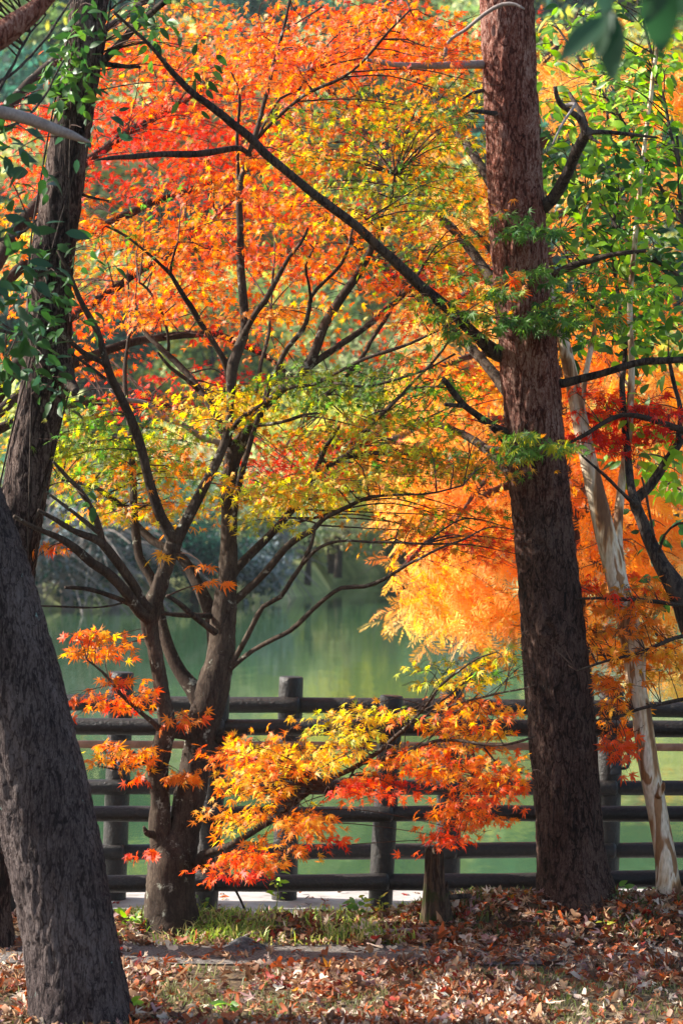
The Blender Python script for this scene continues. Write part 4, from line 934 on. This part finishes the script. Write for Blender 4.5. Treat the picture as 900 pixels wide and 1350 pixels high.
ff = thing('log_fence', 'far dark log fence with tan handrail, along the water side of the walkway', 'fence', (P(300, 1200, YX)[0], YX, -.1), 'log fences along the walkway')
fpost = [(-290, -302), (-65, -77), (161, 149), (384, 374), (596, 588), (806, 797), (1020, 1012), (1235, 1228)]
for k, (a, b) in enumerate(fpost): part('post', post_mesh(a, 886 + max(0, (k - 2)) * 6, b, YX, -.16, 32, k * 3.3 + 50), ff)
rails(ff, fpost, [(925, 935, 21), (1037, 1039, 20), (1124, 1121, 21)], YX, 77)
a, b = P(-310, 979, YX - .10), P(1240, 987, YX - .10)
V, fs = tube(smoothpts(np.array([[*a, .019], [*((a + b) / 2), .019], [*b, .019]]), .3), 14); hr = part('handrail', mesh('handrail', V, fs, M['pipe']), ff)
for k, (a, b) in enumerate(fpost):
    tt = (1008 - 890) / 290; x = a + (b - a) * tt; c = P(x, 1008, YX)
    pth = [[c[0] + .02, c[1] - .03, c[2] - .01, .008], [c[0] + .07, c[1] - .06, c[2] - .012, .008], [c[0] + .085, c[1] - .085, c[2] + .01, .008], [c[0] + .085, c[1] - .10, c[2] + .075, .008]]
    V1 = tube(smoothpts(np.array(pth), .015), 8); Vb, fb = box(c[0] + .0, c[0] + .05, c[1] - .075, c[1] - .045, c[2] - .04, c[2] + .03)
    V, fs = join([V1, (Vb, [fb])]); o = part('bracket', mesh('bracket', V, fs, M['metal'], smooth=False), ff)

# ------------------------------------------------------------------ far bank: shrubs and trees across the pond
def far_tree(name, label, cat, group, x, y, h, w, pal, n, bare=False, lobes=6, csize=.5, trunkc='dark'):
    z = float(hh(np.array([x]), np.array([y]))[0])
    t = thing(name, label, cat, (x, y, z), group)
    parts = [tube(wpath([[x, y, z - .2, .05 * w], [x + rng.normal(0, .1), y, z + h * .3, .035 * w], [x + rng.normal(0, .2), y, z + h * .75, .012 * w]], .3), 8)]
    ks, pr = parse(pal); pos = []
    for k in range(lobes):
        a = rng.random() * 6.28; q = rng.uniform(.15, .5) * w; cz = z + h * rng.uniform(.35, .85); r = w * rng.uniform(.22, .38)
        c = np.array([x + q * math.cos(a), y + q * math.sin(a), cz])
        parts.append(tube(wpath([[x, y, z + h * rng.uniform(.1, .4), .02 * w], [*((c + [x, y, cz]) / 2), .012 * w], [*c, .005 * w]], .3), 6))
        m = n // lobes; d = rng.normal(0, 1, (m, 3)); d /= np.linalg.norm(d, axis=1)[:, None]
        pos.append(c + d * (r * rng.random(m) ** .4)[:, None] * np.array([1, 1, .75]))
        if bare:
            for _ in range(26):
                e = c + rng.normal(0, 1, 3) * r * np.array([1.5, 1, .9]); e[2] -= .3 * r
                parts.append(tube(wpath([[*c, .018], [*((c + e) / 2 + [0, 0, .25 * r]), .014], [*e, .008]], .2), 4, cap=False))
    V, fs = join(parts); part('trunk', mesh('trunk', V, fs, M['greybr' if bare else trunkc]), t)
    pos = np.vstack(pos); m = len(pos)
    main = [ks[i] for i in rng.choice(len(ks), m, p=pr)]
    col = np.array([lin(FPAL[k]) for k in main]) * (1 + rng.normal(0, .15, (m, 1)))
    R = frames(rng.normal(0, 1, (m, 3)), rng.normal(0, 1, (m, 3)))
    V, f, c = stamp(CL, pos, R, rng.uniform(.6, 1.2, m) * csize, np.clip(col, .004, .8), 0)
    o = part('crown', mesh('crown', V, [f], M['far'], c), t); return t
CL = [clump_template(s) for s in range(5)]
FPAL = {'g': (124, 150, 92), 'd': (44, 76, 66), 'p': (196, 202, 150), 'y': (226, 214, 96), 'b': (140, 150, 156), 'o': (214, 138, 60), 'w': (204, 202, 178), 't': (70, 122, 100), 'n': (160, 138, 112), 'r': (180, 70, 50)}
# waterline shrubs
for k, (px, Yoff, h, w, pal, kind) in enumerate([(40, .3, 2.2, 3.4, 'b2 d3', 1), (90, .1, 2.2, 3.4, 'b2 d2', 1), (150, .2, 2.0, 3.0, 'b1 d3', 1), (70, 2.2, 3.4, 3.4, 't3 d2', 0), (170, 2.0, 3.2, 3.4, 't3 d1 g1', 0), (215, .6, 2.0, 2.8, 't2 d3', 0), (255, .2, 1.5, 2.8, 'd4 t1', 0), (300, .2, 1.3, 2.6, 'd2 b2', 0), (290, 2.4, 3.0, 3.0, 'g2 t2 w1', 0), (240, 4.0, 3.8, 3.4, 'p2 w2 g1', 0), (320, 1.5, 2.0, 2.6, 'p3 g2 w1', 0), (365, 1.0, 1.8, 2.4, 'b2 n1', 1), (405, 1.2, 2.0, 2.0, 'g2 p2', 0),
        (445, 1.8, 2.6, 2.4, 'p2 w1 n1', 0), (490, 1.5, 2.2, 2.4, 'n2 p1', 1), (535, 1.6, 2.2, 2.8, 'g2 p2', 0), (590, 1.4, 2.2, 2.8, 't2 g2', 0), (650, 1.2, 2.4, 2.8, 'b2 d1', 1), (720, 1.4, 2.4, 2.6, 'g2 d1', 0), (800, 1.2, 2.8, 3.0, 'b2 w2', 1), (880, 1.5, 2.6, 3.0, 'w2 p1', 0), (-30, 1.4, 2.6, 3.0, 'd2 b1', 0), (960, 1.4, 2.6, 3.0, 'g1 d1', 0)]):
    Y = 60.0
    for _ in range(8): x = (px - 450) / F * Y; Y = float(shore(np.array([x]))[0]) + Yoff; 
    x = (px - 450) / F * Y
    wd = {'b': 'blue-grey', 'n': 'brownish', 't': 'teal green', 'd': 'dark bluish green', 'p': 'pale yellow-green', 'g': 'mid green', 'w': 'whitish'}[max(zip(*parse(pal)), key=lambda q: q[1])[0]]; pos_ = 'at' if Yoff < 1.9 else 'just behind the shrubs of'
    if kind: far_tree('bare_shrub', '%s arching leafless shrub %s the far waterline' % (wd, pos_), 'shrub', 'bare shrubs on the far waterline', x, Y, h, w, pal, 260, True, 6, .22)
    else: far_tree('shrub', '%s rounded leafy shrub %s the far waterline' % (wd, pos_), 'shrub', 'leafy shrubs on the far waterline', x, Y, h, w, pal, 620, False, 7, .17)
# trees up the slope
kinds = [('broadleaf_tree', 'mid green broadleaf tree on the wooded far slope', 'g3 p1 y1', 'green trees on the far slope'), ('cedar_tree', 'dark blue-green cedar on the wooded far slope', 'd3 t2', 'cedars on the far slope'),
         ('broadleaf_tree', 'pale yellow-green tree on the wooded far slope', 'p3 y1 g1', 'pale trees on the far slope'), ('broadleaf_tree', 'orange-brown autumn tree on the wooded far slope', 'o2 n1 y1', 'autumn trees on the far slope'), ('shrub', 'dry greyish shrub on the wooded far slope', 'w2 n2 b1', 'dry shrubs on the far slope')]
for row, (dY, n, h0, w0) in enumerate([(5, 9, 1.6, 2.2), (10, 9, 2.6, 3.0), (17, 9, 4.0, 4.0), (27, 10, 6.0, 5.5), (36, 12, 7.0, 6.0), (46, 13, 9.0, 8.0), (58, 13, 10.0, 9.0), (72, 13, 10.0, 10.0)]):
    for k in range(n):
        px = -60 + 1020 * (k + .5 + rng.uniform(-.3, .3)) / n; Y = 60.0 + dY
        for _ in range(8): x = (px - 450) / F * Y; Y = min(float(shore(np.array([x]))[0]), 74) + dY
        Y += rng.uniform(-1.5, 1.5); x = (px - 450) / F * Y; sl = float(shore(np.array([x]))[0])
        if Y < sl + 1.5: Y = sl + 2.5
        q = rng.choice(5, p=[.32, .2, .24, .08, .16]) if row < 3 else rng.choice(4, p=[.4, .35, .17, .08])
        nm, lb, pal, gr = kinds[q]; s = rng.uniform(.8, 1.25)
        lb = lb.replace('on the wooded', ('low on the wooded', 'midway up the wooded', 'high on the wooded')[0 if row < 2 else 1 if row < 5 else 2])
        far_tree(nm, lb, 'shrub' if nm == 'shrub' else 'tree', gr, x, Y, h0 * s * (1.25 if q == 1 else 1) * (.6 if q == 4 else 1), w0 * s * (.75 if q == 1 else 1), pal, 950, False, 8, .07 * w0 + .05)
for (px, dY, h, w, pal) in [(440, 3, 5, 3.6, 'y2 g1'), (505, 2.5, 6.5, 3.4, 'y3 p1'), (556, 3, 6, 3.6, 'y2 p2'), (470, 8, 8, 5, 'p2 g2'), (535, 9, 9, 5, 'g2 y1')]:
    Y = 70.0
    for _ in range(8): x = (px - 450) / F * Y; Y = float(shore(np.array([x]))[0]) + dY
    far_tree('poplar_tree', ('upright yellow-green tree at the head of the far inlet' if dY < 5 else 'tall green tree standing behind the yellow inlet trees'), 'tree', 'yellow trees round the inlet', (px - 450) / F * Y, Y, h, w, pal, 800, False, 8, .24)
# thin autumn haze over the pond
if HAZE:
    V, f = box(-130, 130, -70, 250, -4, 66); m, nt, out = newmat('haze_air'); pv = nt.nodes.new('ShaderNodeVolumePrincipled')
    pv.inputs['Density'].default_value = HAZE; pv.inputs['Color'].default_value = (.86, .92, .97, 1); pv.inputs['Anisotropy'].default_value = .3
    nt.links.new(pv.outputs[0], out.inputs['Volume']); o = bpy.data.objects.new('haze', mesh('haze', V, [f], m, smooth=False)); COL.objects.link(o); o['kind'] = 'stuff'; tag(o, 'thin pale haze in the air over the pond', 'haze')
#@@GROUND

# ------------------------------------------------------------------ stump, sticks, small things on the ground
def onground(px, py0, dz=0.0):
    """point of the near ground seen at a photo pixel"""
    Ys = np.linspace(8.0, 11.0, 1500); xs_ = (px - 450) / F * Ys; zz = gh(xs_, Ys); row = YH - (zz - HC) / Ys * F
    i = np.nonzero(row <= py0)[0]; i = i[0] if len(i) else len(Ys) - 1
    return np.array([xs_[i], Ys[i], zz[i] + dz])

b = onground(578, 1214)
Yst = b[1]
st = thing('tree_stump', 'small rotten mossy stump with jagged broken top beside the fence', 'stump', b)
ns = 40; th = np.linspace(0, 2 * math.pi, ns, endpoint=False); rows_ = 26; V = []
for k in range(rows_):
    t = k / (rows_ - 1); top = .305 + .010 * np.sin(th * 5 + 1) + .008 * np.sin(th * 11) - .15 * np.clip((np.cos(th - .2) - .45) * 5, 0, 1)
    r = .046 + .016 * (1 - t) ** 2 + .035 * np.clip(np.cos(th), 0, 1) * (1 - t); zz = -.04 + (top + .04) * t
    r = r * (1 + .25 * (fbm(np.stack([np.cos(th) * 3, np.sin(th) * 3, zz * 5], -1), 3) - .5)) + .004 * np.sin(th * 13 + 1) + .003 * np.sin(th * 29)
    V.append(np.stack([b[0] - .02 + r * np.cos(th) + .01 * t, b[1] + r * np.sin(th), b[2] + zz], -1))
t_in = V[-1].copy(); cc = t_in.mean(0); t_in[:, :2] = cc[:2] + (t_in[:, :2] - cc[:2]) * .6; t_in[:, 2] -= .05; V.append(t_in)
V = np.concatenate(V); i = np.arange(rows_)[:, None] * ns; j = np.arange(ns)[None]; j2 = (j + 1) % ns
q = np.stack([i + j, i + j2, i + ns + j2, i + ns + j], -1).reshape(-1, 4); V = np.vstack([V, cc[None] - [0, 0, .08]])
cap = np.stack([rows_ * ns + np.arange(ns), rows_ * ns + (np.arange(ns) + 1) % ns, np.full(ns, len(V) - 1)], -1)
part('bole', mesh('bole', V, [q, cap], M['stump']), st)
def stick(name, label, p0, p1, r0, r1, mat='greybr', bend=.01, cat='stick'):
    p0, p1 = np.array(p0), np.array(p1); m = (p0 + p1) / 2 + rng.normal(0, bend, 3); m[2] = max(m[2], (p0[2] + p1[2]) / 2)
    A = smoothpts(np.array([[*p0, r0], [*m, (r0 + r1) / 2], [*p1, r1]]), .02); V, fs = tube(A, 9, bark_disp(.002, 30, 30, 4))
    o = bpy.data.objects.new(name, mesh(name, V, fs, M[mat])); COL.objects.link(o); return tag(o, label, cat)
p = onground(570, 1205); stick('fallen_log', 'short barkless log lying against the mossy stump', [p[0], p[1] - .03, p[2] + .075], [p[0] + .165, p[1] + .02, p[2] + .075], .014, .012, 'dark', .004, 'log')
stick('fallen_stick', 'long thin stick propped on the leafy mound beside the stump', onground(600, 1205, .02), onground(655, 1175, .03), .005, .003)
stick('fallen_stick', 'flat weathered piece of driftwood in the litter before the stump', onground(485, 1236, .015), onground(580, 1230, .02), .014, .008, 'greybr', .008)
stick('dead_branch', 'dark broken branch leaning from the low maple bough down to the grass', P(285, 1130, 10.42), onground(327, 1208, .0), .009, .005, 'dark', .01)
p = onground(335, 1250); stick('fallen_stick', 'pale twig lying across the grass edge beside the gravel heap', onground(312, 1245, .012), onground(350, 1236, .02), .007, .004)
stick('fallen_stick', 'pale dry stem leaning at the foot of the pale-barked tree', onground(862, 1186, .01), onground(893, 1178, .12), .005, .003)
c = P(143, 1190, 11.9); V = []; 
A = np.array([[c[0], c[1], -.0995 + .016 + .016 * math.cos(a), max(.016 * math.sin(a), .0007)] for a in np.linspace(3.1, .04, 14)])
V, fs = tube(A, 16); o = bpy.data.objects.new('seed_ball', mesh('seed_ball', V, fs, M['stump'])); COL.objects.link(o); tag(o, 'small round brown seed ball on the pale walkway', 'seed')
# gravel heap on the path edge
hx = onground(322, 1252); V, f = grid(np.linspace(-.17, .17, 40), np.linspace(-.12, .12, 30), lambda X, Y: .052 * np.exp(-(X / .075) ** 2 - (Y / .06) ** 2) + .010 * fbm(np.stack([X * 90, Y * 90, X * 0], -1), 2) - .008)
V = V + np.array([hx[0], hx[1], 0]); V[:, 2] += gh(V[:, 0], V[:, 1]) + .004
o = bpy.data.objects.new('gravel_heap', mesh('gravel_heap', V, [f], M['heap'])); COL.objects.link(o); tag(o, 'little heap of dark gravel at the edge of the path', 'gravel'); o['kind'] = 'stuff'

# ------------------------------------------------------------------ leaf litter
LC = {'rust': (152, 82, 48), 'brown': (114, 80, 58), 'tan': (182, 142, 108), 'pale': (218, 196, 174), 'red': (148, 50, 40), 'orange': (204, 102, 48), 'mauve': (164, 128, 124), 'gold': (224, 150, 40), 'dk': (72, 46, 36)}
def broad_template(seed):
    """broad, shallow-lobed dry leaf, curled along its midrib"""
    r = np.random.default_rng(seed); n = 15; a = np.linspace(-2.6, 2.6, n); rr = (.72 + .28 * np.cos(a * 3.0 / 2 * 2)) * (1 + r.normal(0, .07, n)); rr[0] = rr[-1] = .35
    x, y = np.sin(a) * rr * .8, np.cos(a) * rr; c = r.uniform(.3, 1.0) * r.choice([-1, 1, 1]); z = c * x ** 2 * 1.2 + r.normal(0, .08, n) - .25 * r.normal() * y ** 2
    V = np.vstack([[[0, -.1, 0], [0, .45, -.02]], np.stack([x, y, z], -1)]); f = [[0 if k in (0, n - 2) else 1, 2 + k + 1, 2 + k] for k in range(n - 1)] + [[0, 1, 2 + 1], [0, 2 + n - 2, 1]]
    return V, np.array(f), np.linspace(.3, 1, len(V))
LIT = [maple_template(5, True, 40 + s, .25 * (s % 3), .5 * ((s % 4) - 1)) for s in range(9)] + [maple_template(7, True, 60 + s, .3, .9 - .5 * s) for s in range(4)] + [broad_template(80 + s) for s in range(5)] + [ovate_template(s, .30, .4, .5 - .4 * s) for s in range(4)]
N = 44000
Yl = 8.4 + 2.62 * rng.random(N) ** 1.05; pxl = rng.uniform(-120, 1020, N); xl = (pxl - 450) / F * Yl
onpath = (Yl > 9.84 + .05 * np.sin(xl * 3)) & (Yl < 10.26)
grassy = (Yl > 10.28) & (pxl < 500)
bare = fbm(np.stack([xl * 2.2, Yl * 2.2, xl * 0 + 3], -1), 3)
keep = np.where(onpath, rng.random(N) < (.07 + .30 * (pxl > 560)), np.where(grassy, rng.random(N) < .26, np.where((Yl > 10.3), rng.random(N) < .85, rng.random(N) < .95 - np.clip((.56 - bare) * 6, 0, .85))))
xl, Yl = xl[keep], Yl[keep]; N = len(xl); zl = gh(xl, Yl)
lp = np.stack([xl, Yl, zl + .008 + .03 * rng.random(N) ** 2 * (Yl < 10.65)], -1)
ld = rng.normal(0, 1, (N, 3)); ld[:, 2] *= .45; ln_ = np.array([0, 0, 1.0]) + rng.normal(0, .75, (N, 3))
lR = frames(ld, ln_); ls = rng.uniform(.012, .038, N) * np.where(rng.random(N) < .14, 1.6, 1)
ls = np.where(Yl > 10.65, ls * .75, ls); names = np.array(list(LC)); pk = rng.choice(len(names), N, p=[.22, .22, .22, .15, .04, .045, .06, .005, .04]); lc = np.array([lin(LC[k]) for k in names])[pk] * (1 + rng.normal(0, .16, (N, 1)))
inside = (np.abs(xl) < .135 * Yl) & (Yl > 8.85)
order = np.argsort(-(ls / Yl) ** 2 * np.abs(lR[:, 1, 2] * .98 + lR[:, 2, 2] * .2) * inside)[:280]
rest = np.setdiff1d(np.arange(N), order)
V, f, c = stamp(LIT, lp[rest], lR[rest], ls[rest], np.clip(lc[rest], .005, .8), .1)
o = bpy.data.objects.new('leaf_litter', mesh('leaf_litter', V, [f], M['litter'], c)); COL.objects.link(o); o['kind'] = 'stuff'; tag(o, 'carpet of dry brown, red and tan leaves covering the near ground', 'leaves')
words = {'rust': 'rust-brown', 'brown': 'dull brown', 'tan': 'tan', 'pale': 'bleached pale', 'red': 'deep red', 'orange': 'orange', 'mauve': 'greyish mauve', 'gold': 'golden yellow', 'dk': 'dark umber'}
FL = {}
for i in order:
    k = names[pk[i]]; tno = int(i) % len(LIT)
    if (k, tno) not in FL:
        V, f, T = LIT[tno]; FL[(k, tno)] = mesh('fallen_leaf', V, [f], M['litter'], np.tile(lin(LC[k]), (len(V), 1)))
    o = bpy.data.objects.new('fallen_leaf', FL[(k, tno)]); COL.objects.link(o)
    o.matrix_basis = Matrix([list(lR[i][r] * ls[i]) + [lp[i][r]] for r in range(3)] + [[0, 0, 0, 1]])
    tag(o, 'large curled %s leaf lying on the near leaf litter' % words[k], 'leaf', '%s fallen leaves' % words[k])

n_ = 70; wx = rng.uniform(-1.7, 1.7, n_); wy = rng.uniform(11.2, 12.3, n_)
V, f, c = stamp(LIT, np.stack([wx, wy, np.full(n_, -.092)], -1), frames(rng.normal(0, 1, (n_, 3)) * [1, 1, .1], np.array([0, 0, 1.]) + rng.normal(0, .15, (n_, 3))), rng.uniform(.02, .04, n_), np.array([lin(LC[k]) for k in names])[rng.integers(0, 6, n_)], .1)
o = bpy.data.objects.new('walkway_leaves', mesh('walkway_leaves', V, [f], M['litter'], c)); COL.objects.link(o); o['kind'] = 'stuff'; tag(o, 'scattered dry leaves dropped on the pale walkway', 'leaves')
# ------------------------------------------------------------------ grass and weeds
def blades(N, pxr, Yr, hgt, cols, wdt=.0035, mask=None):
    Yg = rng.uniform(*Yr, N); pg = rng.uniform(*pxr, N); xg = (pg - 450) / F * Yg
    cl = fbm(np.stack([xg * 5, Yg * 5, xg * 0 + 5], -1), 3); k = rng.random(N) < np.clip((cl - .38) * 5, .08, 1)
    xg, Yg = xg[k], Yg[k]; n = len(xg); b = np.stack([xg, Yg, gh(xg, Yg) - .005], -1)
    h = rng.uniform(*hgt, n) * np.clip((11.0 - Yg) / .35, .35, 1); lean = rng.normal(0, .55, (n, 3)); lean[:, 2] = 1; lean /= np.linalg.norm(lean, axis=1)[:, None]
    side = np.stack([rng.normal(1, .3, n), rng.normal(0, .6, n), np.zeros(n)], -1); side /= np.linalg.norm(side, axis=1)[:, None]; side *= wdt
    mid = b + lean * h[:, None] * .55 + [0, 0, 1] * (h[:, None] * .12); tip = b + lean * h[:, None] + np.stack([lean[:, 0], lean[:, 1], -.25 * np.ones(n)], -1) * (h[:, None] * .35)
    V = np.stack([b - side, b + side, mid + side * .8, mid - side * .8, tip], 1).reshape(-1, 3)
    i = np.arange(n) * 5; q = np.stack([i, i + 1, i + 2, i + 3], -1); t = np.stack([i + 3, i + 2, i + 4], -1)
    c = np.array([lin(x) for x in cols])[rng.integers(0, len(cols), n)] * (1 + rng.normal(0, .15, (n, 1)))
    return V, q, t, np.repeat(np.clip(c, .005, .8), 5, 0)
GR = [(150, 172, 72), (176, 192, 88), (120, 146, 62), (200, 192, 118), (208, 196, 138), (104, 130, 58)]
V, q, t, c = blades(5200, (130, 560), (10.28, 10.9), (.03, .09), GR)
o = bpy.data.objects.new('grass', mesh('grass', V, [q, t], M['grass'], c)); COL.objects.link(o); o['kind'] = 'stuff'; tag(o, 'short green and straw grass round the maple foot', 'grass')
V, q, t, c = blades(9000, (-60, 960), (8.6, 9.8), (.02, .055), [(110, 124, 66), (150, 146, 104), (126, 120, 84)], .0025)
o = bpy.data.objects.new('dry_grass', mesh('dry_grass', V, [q, t], M['grass'], c)); COL.objects.link(o); o['kind'] = 'stuff'; tag(o, 'sparse dry grass poking through the leaf litter', 'grass')
V, q, t, c = blades(3200, (560, 960), (10.3, 10.98), (.02, .07), [(96, 112, 56), (140, 134, 84), (84, 98, 52)], .003)
o = bpy.data.objects.new('mound_grass', mesh('mound_grass', V, [q, t], M['grass'], c)); COL.objects.link(o); o['kind'] = 'stuff'; tag(o, 'thin grass among the leaves on the pine mound', 'grass')

def weed(label, px, py, h, n, size, pal, spread=.04, up=True):
    b = onground(px, py); w = thing('weed_plant', label, 'plant', b)
    stems, L = [], newL(); ks, pr = parse(pal)
    top = b + np.array([rng.normal(0, .2) * h, 0, h]); A = smoothpts(np.array([[*b, .0022], [*((b + top) / 2 + rng.normal(0, .1 * h, 3)), .0018], [*top, .0012]]), .01)
    V, fs = tube(A, 6); part('stem', mesh('stem', V, fs, M['grass'], np.tile(lin((120, 140, 60)), (len(V), 1))), w)
    u = np.sort(rng.uniform(.35, 1, n)); ix = (u * (len(A) - 1)).astype(int)
    d = rng.normal(0, 1, (n, 3)); d[:, 2] = np.abs(d[:, 2]) * .4; d /= np.linalg.norm(d, axis=1)[:, None]
    add(L, A[ix, :3] + d * spread * rng.random((n, 1)), d, np.array([0, -.6, .7]) + rng.normal(0, .4, (n, 3)), rng.uniform(size * .7, size * 1.2, n), [ks[i] for i in rng.choice(len(ks), n, p=pr)])
    foliage(w, 'w', 'ovate', L, 'grass', 60); return w
weed('tall bright green weed standing before the fence rail beside the maple', 362, 1212, .22, 26, .035, 'LG3 YG1', .03)
weed('yellow-green leafy sprig at the foot of the lichen-spotted front trunk', 165, 1338, .05, 14, .045, 'LG2 YG2', .07)
weed('low bright green sprout among fallen leaves beside the path', 305, 1336, .05, 8, .06, 'LG2 G2', .04)
weed('small yellow-leaved seedling on the pine mound', 795, 1226, .04, 9, .035, 'YG2 Y1', .05)
weed('green weed tuft at the walkway edge near the leaning fence post', 470, 1212, .09, 16, .05, 'G2 YG1', .05)
weed('yellowing grass-like weed before the leaning fence post', 496, 1212, .10, 9, .04, 'YG3 Y1', .02)
weed('low green weed at the right foot of the pine', 815, 1186, .06, 12, .045, 'G2 DG1', .05)
weed('pale sprig in the grass right of the maple foot', 268, 1214, .10, 12, .035, 'YG2 G1', .05)
weed('small green weed in the grass left of the maple foot', 168, 1222, .06, 12, .045, 'LG2 G1', .05)
weed('green weed patch on the mound before the pine', 735, 1205, .04, 14, .04, 'G3', .08)
